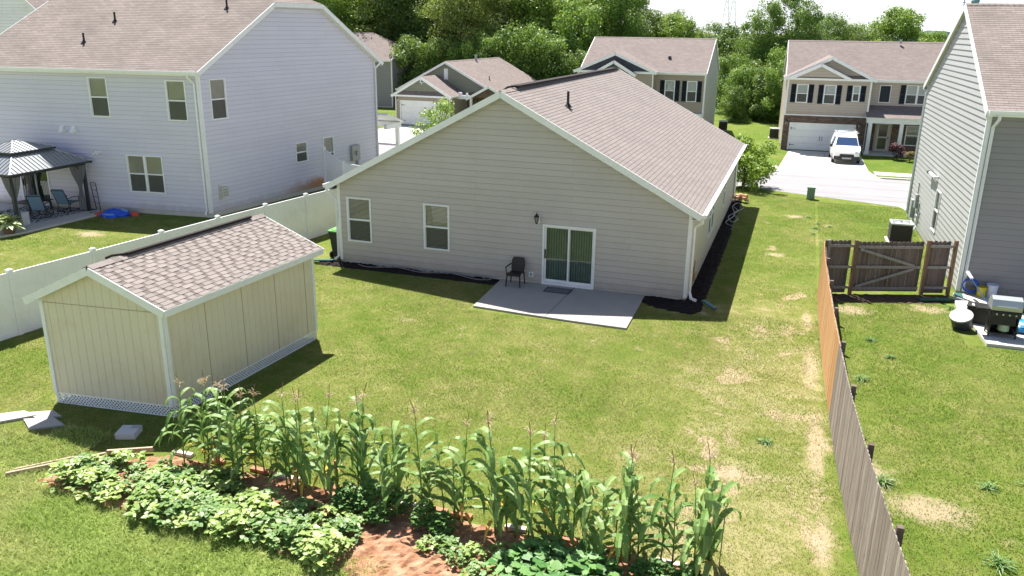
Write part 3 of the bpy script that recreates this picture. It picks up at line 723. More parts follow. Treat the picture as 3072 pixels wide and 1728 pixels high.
def gable_front(par,W,a0,a1,ze,zr,depth,mat,rmat,oe=.25,og=.3,name='front_gable',proud=.0,skirt=None,fill=True,back=5.0):
    """small gable facing the W normal, standing 'proud' of the wall W; roof runs back"""
    Z=Vector((0,0,1)); am=(a0+a1)/2; sl=(zr-ze)/((a1-a0)/2)
    mb=MB(); lap(mb,W.O+W.N*proud,W.U,Z,W.N,[(a0,ze),(a1,ze),(am,zr)],(),.2,.014)
    g=mb.build(name,mat,par)
    r=MB(); t=MB()
    for s_ in (-1,1):
        ae=(a0-oe) if s_<0 else (a1+oe); zl=ze-sl*oe+.05
        e_f=W.p(ae,zl,proud+og); r_f=W.p(am,zr+.05,proud+og); e_b=W.p(ae,zl,-depth); r_b=W.p(am,zr+.05,-back)
        pts=[e_b,e_f,r_f,r_b] if s_<0 else [e_f,e_b,r_b,r_f]
        slope_roof(r,pts)
        t.beam(e_f+W.N*.015-Z*.12,r_f+W.N*.015-Z*.12,.03,.22)
        t.beam(e_f-Z*.16+W.N*-.15,r_f-Z*.16+W.N*-.15,.3,.012)
    r.build('gable_roof',[rmat,WHITE],g); t.build('rake_trim',WHITE,g)
    if skirt:
        k=MB()
        slope_roof(k,[W.p(a0,ze-.05,proud+og+.02),W.p(a1,ze-.05,proud+og+.02),W.p(a1-.5,ze+skirt,proud+.01),W.p(a0+.5,ze+skirt,proud+.01)])
        k.build('gable_skirt_roof',[rmat,WHITE],g)
        k=MB(); k.beam(W.p(a0-oe,ze-.12,proud+og+.03),W.p(a1+oe,ze-.12,proud+og+.03),.04,.16); k.build('gable_fascia',WHITE,g)
    return g
uB=ang(3); vB=(-uB[1],uB[0]); OB=Vector((14.1,42.72,0)); UB=Vector((uB[0],uB[1],0)); VB=Vector((vB[0],vB[1],0)); zB=-.6
ob=OB+VB*1.2
H=house('tan_two_storey_house','tan two-storey house with stone garage front and dark shutters, white van on its driveway',ob[:2],uB,vB,11.6,9.0,zB,4.95,7.5,'U',dict(f=TAN,r=TAN,b=TAN,l=TAN),SH_FAR,found=.1,og=.1)
B_=H['root']
# projecting garage wing: walls by hand
G1=Wall(OB,UB,6.0); G2=Wall(OB+UB*6.0,VB,1.2); G3=Wall(OB+VB*1.2,-VB,1.2)
for a0,a1,z0,z1 in ((.42,1.62,2.95,4.45),):pass
window(G1,B_,.70,1.55,3.05,4.42,1,'curtain',True); window(G1,B_,2.68,3.55,3.0,4.42,1,'curtain',True); window(G1,B_,4.72,5.25,3.25,4.42,1,'curtain',True)
garage_door(G1,B_,.55,5.2,zB+.04,1.45)
mb=MB(); lap(mb,G1.O,G1.U,G1.Z,G1.N,[(0,2.15),(6,2.15),(6,4.95),(0,4.95)],G1.holes,.2,.016,t_off=2.15); mb.build('wall',TAN,B_)
mb=MB(); lap(mb,G1.O,G1.U,G1.Z,G1.N,[(0,zB),(6,zB),(6,2.12),(0,2.12)],G1.holes,5,.0,t_off=zB); G1.box(mb,-.02,6.02,2.08,2.16,-.0,.05,1); mb.build('stone_wall',[STONE,WHITE],B_)
for w_,z0 in ((G2,zB),(G3,zB)):
    mb=MB(); lap(mb,w_.O,w_.U,w_.Z,w_.N,[(0,z0),(1.2,z0),(1.2,4.95),(0,4.95)],(),.2,.016,t_off=z0); mb.build('wall',TAN,B_)
for g_,a_,z_,s_ in ((G1,0,2.16,1),(G1,6,2.16,-1),(G3,1.2,zB,-1),(G2,0,zB,1)):
    mb=MB(); corner(g_,mb,a_,z_,4.9,s_); mb.build('corner_board',WHITE,B_)
gable_front(B_,G1,-.05,6.05,4.95,6.45,3.0,TAN,SH_FAR,name='front_gable',skirt=.18,back=3.9)
gable_front(B_,G1,.25,4.3,4.98,5.95,.3,TAN,SH_FAR,oe=.15,og=.25,proud=.38,name='inner_gable',back=.0)
lantern(G1,B_,.22,1.55); lantern(G1,B_,5.55,1.5)
F1=Wall(ob,UB,11.6)
H['W']['f'].holes=[]
Wf=H['W']['f']
window(Wf,B_,6.75,7.55,3.15,4.45,1,'blind'); window(Wf,B_,8.6,10.2,3.1,4.5,2,'curtain',True)
window(Wf,B_,9.0,10.9,.0,1.5,2,'blind')
W_s=MB(); Wf.box(W_s,6.80,7.50,3.2,4.4,.02,.05); W_s.build('shutter',SHUT,B_)
# front door
mb=MB(); Wf.box(mb,6.85,7.95,zB+.1,1.72,.02,.05); d=mb.build('front_door',plain('door_tan',(.45,.42,.36),.5),B_)
mb=MB(); Wf.box(mb,6.95,7.85,zB+.15,1.65,.05,.08); mb.build('storm_frame',plain('screen_tan',(.50,.48,.42),.5),d)
mb=MB(); Wf.box(mb,7.1,7.7,.62,1.5,.08,.085); Wf.box(mb,7.1,7.7,-.35,.5,.08,.085); mb.build('door_glass',plain('door_glass_dark',(.10,.10,.07),.1,.7),d)
mb=MB(); Wf.box(mb,7.78,7.82,.42,.62,.08,.11); mb.build('handle',BLACK,d)
finish(H)
mb=MB(); lap(mb,Wf.O,Wf.U,Wf.Z,Wf.N*1.0,[(6.0,zB),(11.6,zB),(11.6,2.3),(6.0,2.3)],[(6.8,8.0,zB,1.76),(8.98,10.92,-.02,1.52)],9,0); 
for v_i in range(len(mb.v)): mb.v[v_i]=tuple(Vector(mb.v[v_i])+Wf.N*.02)
mb.build('stone_wall',STONE,B_)
hip_porch(B_,Wf.p(6.02,0,0)[:2],Wf.p(11.6,0,0)[:2],Wf.N[:2],2.25,2.95,1.9,SH_FAR,(.03,.42,.98),.13,zB+.1,.35)
slab('porch_slab',[tuple(Wf.p(6.0,0,0)[:2]),tuple(Wf.p(6.0,0,2.2)[:2]),tuple(Wf.p(11.6,0,2.2)[:2]),tuple(Wf.p(11.6,0,0)[:2])],CONC,-.3,.10,zB)
mb=MB(); mb.tube([Wf.p(8.3,7.42,-4.0),Wf.p(8.3,7.75,-4.0)],.1,8); mb.build('vent_pipe',GALV,B_)
# ---------------------------------------------------------------- C
C_O=Vector((-3.1,46.1,0)); H=house('brown_two_storey_house','brown two-storey house with navy double front gable beyond the beige roof',C_O[:2],(1,0),(0,1),10.65,9.8,-.5,4.95,7.5,'U',dict(f=TANM,r=GREYS,b=TANM,l=TANM),SH_FAR,og=.08)
C_=H['root']; Wf=H['W']['f']
GC1=Wall(C_O+Vector((0,-1.2,0)),(1,0,0),6.5)
window(Wf,C_,7.3,8.15,2.5,4.2,1,'curtain',True); window(Wf,C_,9.15,9.98,2.5,4.2,1,'curtain',True)
finish(H)
mb=MB(); lap(mb,GC1.O,GC1.U,GC1.Z,GC1.N,[(0,-.5),(6.5,-.5),(6.5,4.95),(0,4.95)],(),.2,.016); w_=Wall(GC1.O+Vector((6.5,0,0)),(0,1,0),1.2); lap(mb,w_.O,w_.U,w_.Z,w_.N,[(0,-.5),(1.2,-.5),(1.2,4.95),(0,4.95)],(),.2,.016)
w_=Wall(GC1.O+Vector((0,1.2,0)),(0,-1,0),1.2); lap(mb,w_.O,w_.U,w_.Z,w_.N,[(0,-.5),(1.2,-.5),(1.2,4.95),(0,4.95)],(),.2,.016); mb.build('wall',TANM,C_)
for a_,s_ in ((0,1),(6.5,-1)):
    mb=MB(); corner(GC1,mb,a_,-.5,4.9,s_); mb.build('corner_board',WHITE,C_)
gable_front(C_,GC1,-.05,6.55,4.95,6.35,3.,NAVY,SH_FAR,skirt=None,back=4.0,og=.3)
gable_front(C_,GC1,1.5,5.0,4.72,5.72,.3,NAVY,SH_FAR,oe=.15,og=.25,proud=.6,name='inner_gable',back=.0)
mb=MB(); GC1.box(mb,-.3,1.6,4.72,4.9,.0,.3); GC1.box(mb,4.9,6.8,4.72,4.9,.0,.3); mb.build('gable_fascia',WHITE,C_)
mb=MB(); Wf.box(mb,6.6,10.6,1.3,1.55,0,.35); Wf.box(mb,10.3,10.5,-.5,1.3,.1,.3); mb.build('porch_beam',WHITE,C_)
mb=MB(); mb.tube([Wf.p(7.3,5.9,-1.7),Wf.p(7.3,6.1,-1.7)],.14,8); mb.build('vent_pipe',BLACK,C_)
# ---------------------------------------------------------------- D (single storey, garage front left)
uD=ang(-2); UD=Vector((uD[0],uD[1],0)); VD=Vector((-uD[1],uD[0],0)); OD=Vector((-20.7,45.2,0))
o=OD+UD*(-1.2)+VD*3.2
H=house('olive_gable_house','single-storey house with olive gables and white two-car garage door across the street',o[:2],uD,(VD.x,VD.y),9.9,13.,-.6,2.55,5.1,'V',dict(f=OLIVE,r=TANM,b=TANM,l=TANM),SH_FAR,og=.25)
D_=H['root']; Wf=H['W']['f']
mb=MB(); Wf.box(mb,4.75,5.15,3.5,4.5,.0,.05); mb.build('gable_vent',WHITE,D_)
finish(H)
GD=Wall(OD,UD,5.65); garage_door(GD,D_,.55,5.1,-.55,1.62)
for w_,ln in ((GD,5.65),(Wall(OD+UD*5.65,VD,3.2),3.2),(Wall(OD+VD*3.2,-VD,3.2),3.2)):
    mb=MB(); lap(mb,w_.O,w_.U,w_.Z,w_.N,[(0,-.6),(ln,-.6),(ln,2.2),(0,2.2)],w_.holes,.2,.016,t_off=-.6); mb.build('wall',TANM,D_)
for a_,s_ in ((0,1),(5.65,-1)):
    mb=MB(); corner(GD,mb,a_,-.6,2.15,s_); mb.build('corner_board',WHITE,D_)
gable_front(D_,GD,-.02,5.67,2.25,3.85,3.2,OLIVE,SH_FAR,skirt=.3,back=5.0,name='garage_gable')
mb=MB(); q=[GD.p(2.83,3.8,.33),GD.p(2.83,3.45,.33)]; mb.beam(q[0],q[1],.05,.08); mb.beam(GD.p(2.62,3.36,.06),GD.p(3.04,3.36,.06),.05,.05); mb.beam(GD.p(2.83,3.5,.33),GD.p(2.83,3.2,.03),.06,.06); mb.build('gable_bracket',WHITE,D_)
lantern(GD,D_,.25,1.75); lantern(GD,D_,5.38,1.75)
PD=Wall(OD+UD*6.9+VD*1.6,UD,4.0)
gable_front(D_,PD,0,4.0,2.1,3.15,1.6,STONE,SH_FAR,back=3.5,name='porch_gable')
for a_ in (0,3.8):
    mb=MB(); PD.box(mb,a_,a_+.2,-.6,2.0,-.2,0); mb.build('porch_post',WHITE,D_)
mb=MB(); Wf.box(mb,7.1,9.9,-.6,2.4,.0,.04); mb.build('stone_wall',STONE,D_)
mb=MB(); GD.box(mb,5.7,6.9,1.9,2.25,-1.6,-1.4); GD.box(mb,5.85,6.1,2.25,2.5,-1.7,-1.4); GD.box(mb,6.6,6.72,2.25,2.45,-1.7,-1.4); mb.build('porch_gutter',WHITE,D_)
mb=MB(); pz=H['P0']+H['A']*6.5+H['B']*4.7; mb.tube([(pz.x,pz.y,4.9),(pz.x,pz.y,5.6)],.14,8); mb.build('vent_pipe',GALV,D_)
pz=H['P0']+H['A']*2.6+H['B']*1.6; vent_pipe(D_,(pz.x,pz.y,3.4),.4)
# ---------------------------------------------------------------- F and G behind the pale house
H=house('dark_grey_house','dark grey two-storey house glimpsed behind the pale grey house, beside the woods',(-40.5,59.6),ang(2),ang(92),11.9,9,-.6,4.75,7.4,'U',dict(f=GREYD,r=GREYD,b=GREYD,l=GREYD),SH_FAR,zclip=4.85,og=.1)
finish(H)
H=house('white_gable_house','white-sided tall house behind the brown roof at the top left corner of the view',(-42,16),ang(10),ang(100),12,12,0,7.0,12.5,'V',dict(f=WSID,r=WSID,b=WSID,l=WSID),SH_FAR)
finish(H)
# ---------------------------------------------------------------- garden shed
SHW=plain('shed_panel_cream',(.69,.63,.50),.65,.2,.06,scale=1.5,dirt=((.50,.38,.24),.7,.35))
SH_SHED=None
def shed():
    O=Vector((0.01,-12.60,0)); U=Vector((.9941,.1081,0)).normalized(); V=Vector((.0627,.998,0)).normalized(); Wd,D=3.04,5.28; ze,zr=2.60,3.32; Z=Vector((0,0,1)); zb=.27
    root=empty('garden_shed',O,'cream panelled garden shed with white trim, brown shingle roof and white lattice skirt','shed')
    Ws=[Wall(O,U,Wd),Wall(O+U*Wd,V,D),Wall(O+U*Wd+V*D,-U,Wd),Wall(O+V*D,-V,D)]
    for i,w_ in enumerate(Ws):
        poly=[(0,zb),(w_.L,zb),(w_.L,ze)]+([(w_.L/2,zr)] if i%2==0 else [])+[(0,ze)]
        # vertical grooved panels : strips run upwards, so swap the axes
        mb=MB(); sw=[(b,a) for a,b in poly]
        lap(mb,w_.O-w_.N*.003,w_.Z,w_.U,w_.N,sw,(),.203,.007,board=.197)
        mb.build('wall',SHW,root)
        for q_ in (0,w_.L-.09):
            mb=MB(); w_.box(mb,q_,q_+.09,zb-.02,ze-.02,-.01,.03); mb.build('corner_trim',WHITE,root)
        if i%2==0:
            mb=MB(); w_.box(mb,.09,w_.L-.09,ze-.17,ze-.16,.004,.0065); mb.build('panel_seam',plain('seam_brown',(.32,.24,.14),.8),root)
        if i%2==1:
            for a in (1.22,2.44,3.66,4.88):
                mb=MB(); w_.box(mb,a-.006,a+.006,zb,ze-.05,.0,.0065); mb.build('panel_seam',plain('seam_brown',(.32,.24,.14),.8),root)
        # lattice
        lt=MB(); sp_=.085; sw_=.030
        for lay,sg in ((0,1),(1,-1)):
            k=-int(.4/sp_)-1
            while k*sp_<w_.L+.4:
                a=k*sp_; P=[(a,0.0),(a+sw_*1.2,0.0),(a+sw_*1.2+sg*zb,zb),(a+sg*zb,zb)]
                if sg<0: P=[(a,0.0),(a+sw_*1.2,0.0),(a+sw_*1.2-zb,zb),(a-zb,zb)]
                P=clip(clip(P,0,.01,1),0,w_.L-.01,-1) if True else P
                if P: lt.prism([w_.p(s_,t_,-.02+lay*.009) for s_,t_ in P],w_.N*.008)
                k+=1
        w_.box(lt,0,w_.L,-.02,.02,-.022,.0); w_.box(lt,0,w_.L,zb-.03,zb,-.022,.0)
        lt.build('lattice_skirt',VINYL,root)
    # floor joists / underside
    mb=MB(); mb.prism([O+Z*(zb-.03)+U*.05+V*.05,O+U*(Wd-.05)+V*.05+Z*(zb-.03),O+U*(Wd-.05)+V*(D-.05)+Z*(zb-.03),O+U*.05+V*(D-.05)+Z*(zb-.03)],Z*.03)
    for a in (.4,1.5,2.6): mb.beam(O+U*a+V*.1+Z*.1,O+U*a+V*(D-.1)+Z*.1,.14,.2)
    mb.build('floor_frame',plain('wood_dark',(.12,.08,.05),.8),root)
    # roof with real shingle tabs
    sl=(zr-ze)/(Wd/2); oe,og=.20,.16; L_=math.hypot(1,sl); rd=random.Random(3)
    base=MB(); tabs=MB(); trim=MB(); rnd=[]
    for sg in (0,1):
        o=O+U*Wd if sg==0 else O+V*D; a=V if sg==0 else -V; b=-U if sg==0 else U
        e0=o-a*og-b*oe; up=(b+Z*sl).normalized(); N=a.cross(up); N=N if N.z>0 else -N
        z0=ze-sl*oe+.05; LS=(Wd/2+oe)*L_; LL=D+2*og
        P0=e0+Z*z0
        base.prism([P0-N*.07,P0+a*LL-N*.07,P0+a*LL+up*LS-N*.07,P0+up*LS-N*.07],N*.07)
        trim.beam(P0-b*.015-Z*.07,P0+a*LL-b*.015-Z*.07,.03,.15)
        for e in (P0-a*.015,P0+a*(LL+.015)): trim.beam(e-Z*.08,e+up*LS-Z*.08,.03,.17)
        row=.12; n=int(LS/row)+1
        for r_ in range(n):
            t0=r_*row-.01; t1=min(LS,t0+row+.03)
            if t0>=LS: break
            x=-rd.uniform(0,.3); k=0
            while x<LL:
                x2=x+(rd.choice((.17,.22,.27)) if k%2 else rd.choice((.08,.11,.15))); th=.009 if k%2 else .004
                xa,xb=max(0,x),min(LL,x2)
                if xb-xa>.01:
                    q=[P0+a*xa+up*t0+N*.012,P0+a*xb+up*t0+N*.012,P0+a*xb+up*t1+N*.002,P0+a*xa+up*t1+N*.002]
                    nf=len(tabs.f); tabs.prism(q,N*(th+.003)); rnd+= [(.75+rd.uniform(-.2,.25)) if k%2 else (.2+rd.uniform(-.2,.2))]*(len(tabs.f)-nf)
                x=x2; k+=1
    rf=base.build('roof',SH_MAIN,root)
    mt,n=nm('shed_tab_shingle'); b=NB(n); at=b.a('ShaderNodeAttribute',_attribute_name='rnd').outputs['Fac']; oc=b.a('ShaderNodeTexCoord').outputs['Object']
    c=b.ramp(at,[(0,(.15,.128,.12)),(.3,(.19,.165,.155)),(.5,(.24,.21,.198)),(1,(.29,.255,.24))]); g=b.noise(oc,60,2,.8); c=b.mix(.4,c,b.mix(g,(.5,.5,.5),(1.5,1.45,1.4)),'MULTIPLY')
    b.out(b.pbsdf(c,.9,.15))
    tb=tabs.build('shingle_tab',mt,rf,rnd=rnd)
    trim.build('roof_trim',WHITE,root)
    # ridge caps and vent
    c=MB(); R0=O+U*(Wd/2)-V*og; x=0; LL=D+2*og; rnd=[]
    while x<LL-.02:
        x2=min(x+.2,LL)
        for s_ in (-1,1):
            q=[R0+V*x+Z*(zr+.075),R0+V*x2+Z*(zr+.085),R0+V*x2+U*.14*s_+Z*(zr+.085-.14*sl),R0+V*x+U*.14*s_+Z*(zr+.075-.14*sl)]
            nf=len(c.f); c.prism(q,Z*.008); rnd+=[rd.uniform(.3,.9)]*(len(c.f)-nf)
        x=x2
    c.build('ridge_cap',mt,rf,rnd=rnd)
    v=MB(); v.beam(R0+V*1.0+Z*(zr+.11)+U*.04,R0+V*(LL-.5)+Z*(zr+.11)+U*.04,.10,.05)
    v.tube([R0+V*1.1+Z*(zr+.10)+U*.06,R0+V*.95+Z*(zr+.11)+U*.02,R0+V*.80+Z*(zr+.10)-U*.14,R0+V*.72+Z*(zr+.05)-U*.24],.028,6)
    v.build('ridge_vent',plain('black_vent',(.03,.022,.022),.8,.2),rf)
shed()
# ---------------------------------------------------------------- vinyl fence
def vinyl_fence(name,label,pts,h=1.80,group=None,h_first=None):
    root=empty(name,(pts[0][0],pts[0][1],0),label,'fence',group)
    P=[Vector((x,y,gz(y))) for x,y in pts]; Z=Vector((0,0,1))
    for i,p in enumerate(P):
        hh=h if not h_first or i>0 else h_first
        mb=MB(); d=(P[min(i+1,len(P)-1)]-P[max(i-1,0)]); rz=math.atan2(d.y,d.x)
        mb.box(p+Z*(hh/2+.03),(.127,.127,hh+.06),rz=rz); mb.box(p+Z*(hh+.07),(.145,.145,.02),rz=rz)
        for k,(a,b_) in enumerate(((.055,.02),(.03,.045))): mb.box(p+Z*(hh+.075+k*.012+.01),(a*2,a*2,.014),rz=rz)
        mb.build('post',VINYL,root)
    for i,(a,b_) in enumerate(zip(P[:-1],P[1:])):
        d=(b_-a).normalized(); a2,b2=a+d*.062,b_-d*.062; n=d.cross(Z); mb=MB()
        ha=h_first if (h_first and i==0) else h
        mb.beam(a2+Z*.07,b2+Z*.07,.045,.14); mb.beam(a2+Z*(ha-.07),b2+Z*(h-.07),.045,.14)
        L=(b2-a2).length; k=int(L/.28); 
        for j in range(k):
            s0=a2+d*(L*j/k+.003); s1=a2+d*(L*(j+1)/k-.003); h0=ha+(h-ha)*j/k; h1=ha+(h-ha)*(j+1)/k
            q=[s0+Z*.14-n*.011,s1+Z*.14-n*.011,s1+Z*(h1-.14)-n*.011,s0+Z*(h0-.14)-n*.011]; mb.prism(q,n*.022)
        mb.build('panel',VINYL,root)
fp=[(-5.05,-14.6),(-4.72,-12.1),(-4.45,-9.66),(-4.12,-7.13),(-3.84,-4.6),(-3.56,-2.15),(-3.25,.19),(-2.95,2.45),(-2.62,4.75),(-2.35,7.1),(-2.1,9.4)]
vinyl_fence('vinyl_fence','long white vinyl privacy fence running behind the garden shed to the beige house',fp)
vinyl_fence('vinyl_fence','short white vinyl fence with stepped-down top between the pale grey house and the beige house',[(-7.55,11.35),(-5.95,10.45),(-4.2,9.9),(-2.3,9.2)],h=1.75,h_first=2.25)
# ---------------------------------------------------------------- wooden fence
def wood_mat(name,c1,c2,c3):
    mt,n=nm(name); b=NB(n); oc=b.a('ShaderNodeTexCoord').outputs['Object']; at=b.a('ShaderNodeAttribute',_attribute_name='rnd').outputs['Fac']
    mp=b.a('ShaderNodeMapping',Vector=oc); mp.inputs['Scale'].default_value=(9,9,.7)
    g=b.noise(mp.outputs[0],2.2,6,.7,1.5)
    c=b.mix(at,c1,c2); c=b.mix(b.ramp(g,[(.45,0.),(.75,1.)]),c,c3)
    kn=b.ramp(b.noise(oc,5.5,2,.5),[(.70,0.),(.76,1.)]); c=b.mix(b.math('MULTIPLY',kn,.5),c,(.05,.035,.025))
    b.out(b.pbsdf(c,.85,.15,bump=g,bstr=.3,bdist=.005)); return mt
WGREY=wood_mat('weathered_wood',(.24,.20,.17),(.38,.33,.29),(.13,.10,.09))
WDARK=wood_mat('dark_weathered_wood',(.13,.095,.08),(.20,.155,.135),(.07,.05,.045)); WRAIL=wood_mat('pale_rail_wood',(.25,.22,.20),(.32,.285,.26),(.16,.13,.12))
WCEDAR=wood_mat('cedar_wood',(.50,.27,.12),(.62,.38,.19),(.36,.18,.08))
WPOST=wood_mat('brown_post_wood',(.19,.115,.075),(.25,.155,.10),(.11,.065,.045))
def boards(mb,a,b,side,h,rd,rnd,w=.138,gap=.012,zb=.05,th=.016,lean=0):
    a,b=Vector(a),Vector(b); d=(b-a).normalized(); L=(b-a).length; n=d.cross(Vector((0,0,1)))*side; x=0
    while x+w<=L+.02:
        hh=h+rd.uniform(-.012,.012); k=.035; o=a+d*x+n*(.045+rd.uniform(0,.006))
        P=[(0,zb),(w,zb),(w,hh-k),(w-k,hh),(k,hh),(0,hh-k)]
        nf=len(mb.f); mb.prism([o+d*s+Vector((0,0,t)) for s,t in P],n*th); rnd+=[rd.random()]*(len(mb.f)-nf)
        x+=w+gap
def wood_fence():
    rd=random.Random(5)
    pts=[(16.56,2.35),(16.56,.0),(16.60,-2.4),(16.66,-4.8),(16.74,-7.2),(16.84,-9.6),(17.0,-12.0),(17.22,-14.4),(17.45,-16.8)]
    root=empty('wooden_fence',(16.6,2.35,0),'tall dog-eared wooden privacy fence running down the right side of the lawn','fence')
    for i,(x,y) in enumerate(pts):
        mb=MB(); mb.box((x+.03,y,.93),(.09,.09,1.86)); mb.build('post',WDARK,root,rnd=[rd.random()]*len(mb.f))
    for i,((x0,y0),(x1,y1)) in enumerate(zip(pts[:-1],pts[1:])):
        mb=MB(); rnd=[]; boards(mb,(x0,y0,0),(x1,y1,0),1,1.83,rd,rnd,gap=.004)
        mb.build('board_panel',WCEDAR if y0>-7 else WGREY,root,rnd=rnd)
        mb=MB()
        for z in (.3,.95,1.6): mb.beam((x0+.0,y0,z),(x1+.0,y1,z),.04,.09)
        mb.build('rail',WGREY,root,rnd=[rd.random()]*len(mb.f))
    # cross fence with gate between the long fence and the grey house
    a=Vector((16.60,2.42,0)); b=Vector((20.86,3.98,0)); d=(b-a).normalized(); Z=Vector((0,0,1)); n=d.cross(Z)
    r2=empty('wooden_fence_section',a,'weathered wooden fence section facing the yard that carries the gate, beside the grey house','fence')
    s=[0.05,.95,3.33,4.22]
    for q,mt in zip(s,(WGREY,WPOST,WPOST,WPOST)):
        mb=MB(); p=a+d*q; mb.box(p+Z*.93+n*.03,(.10,.10,1.86),rz=math.atan2(d.y,d.x)); mb.build('post',mt,r2,rnd=[.5]*len(mb.f))
    for q0,q1 in ((.1,.9),(3.38,4.17)):
        mb=MB(); rnd=[]; boards(mb,a+d*q0,a+d*q1,-1,1.83,rd,rnd,gap=.006); mb.build('board_panel',WDARK,r2,rnd=rnd)
        for z in (.25,.95,1.66):
            mb=MB(); mb.beam(a+d*q0+Z*z,a+d*q1+Z*z,.04,.09); mb.build('rail',WRAIL,r2,rnd=[.9]*len(mb.f))
    g=empty('wooden_gate',a+d*1.02,'weathered wooden gate with a Z-shaped brace beside the grey house','gate')
    mb=MB(); rnd=[]; boards(mb,a+d*1.03,a+d*3.26,-1,1.80,rd,rnd,gap=.008,zb=.10); mb.build('board_panel',WDARK,g,rnd=rnd)
    for z in (.22,.95,1.62):
        mb=MB(); mb.beam(a+d*1.05+Z*z,a+d*3.2+Z*z,.04,.09); mb.build('rail',WRAIL,g,rnd=[.8]*len(mb.f))
    for z0,z1 in ((1.56,1.0),(.28,.9)):
        mb=MB(); mb.beam(a+d*1.1+Z*z0+n*.03,a+d*2.95+Z*z1+n*.03,.035,.09,up=(0,0,1)); mb.build('brace',WRAIL,g,rnd=[.9]*len(mb.f))
wood_fence()
# soil strip under the gate
rough_bed('bare_soil',[(16.72,1.5),(18.2,1.9),(20.5,2.75),(20.75,3.9),(18.6,3.3),(16.7,2.6)],plain('red_brown_soil',(.085,.06,.045),.95,.1,.45,scale=9),.02,.02,.12,8)
# right neighbour patio
slab('neighbour_patio',[(20.75,3.9),(20.55,1.45),(20.80,.85),(20.92,-.9),(26,-.85),(26,4.1)],CONC,-.1,.09)
slab('pale_patio',[(-22,3.3),(-14.4,3.45),(-13.95,2.5),(-14.1,-1.0),(-14.4,-2.05),(-22,-2.5)],CONC,-.1,.08) if 0 else slab('pale_patio',[(-22,2.6),(-14.4,3.50),(-13.95,2.5),(-14.1,-1.0),(-14.4,-2.05),(-22,-2.5)],CONC,-.1,.08)
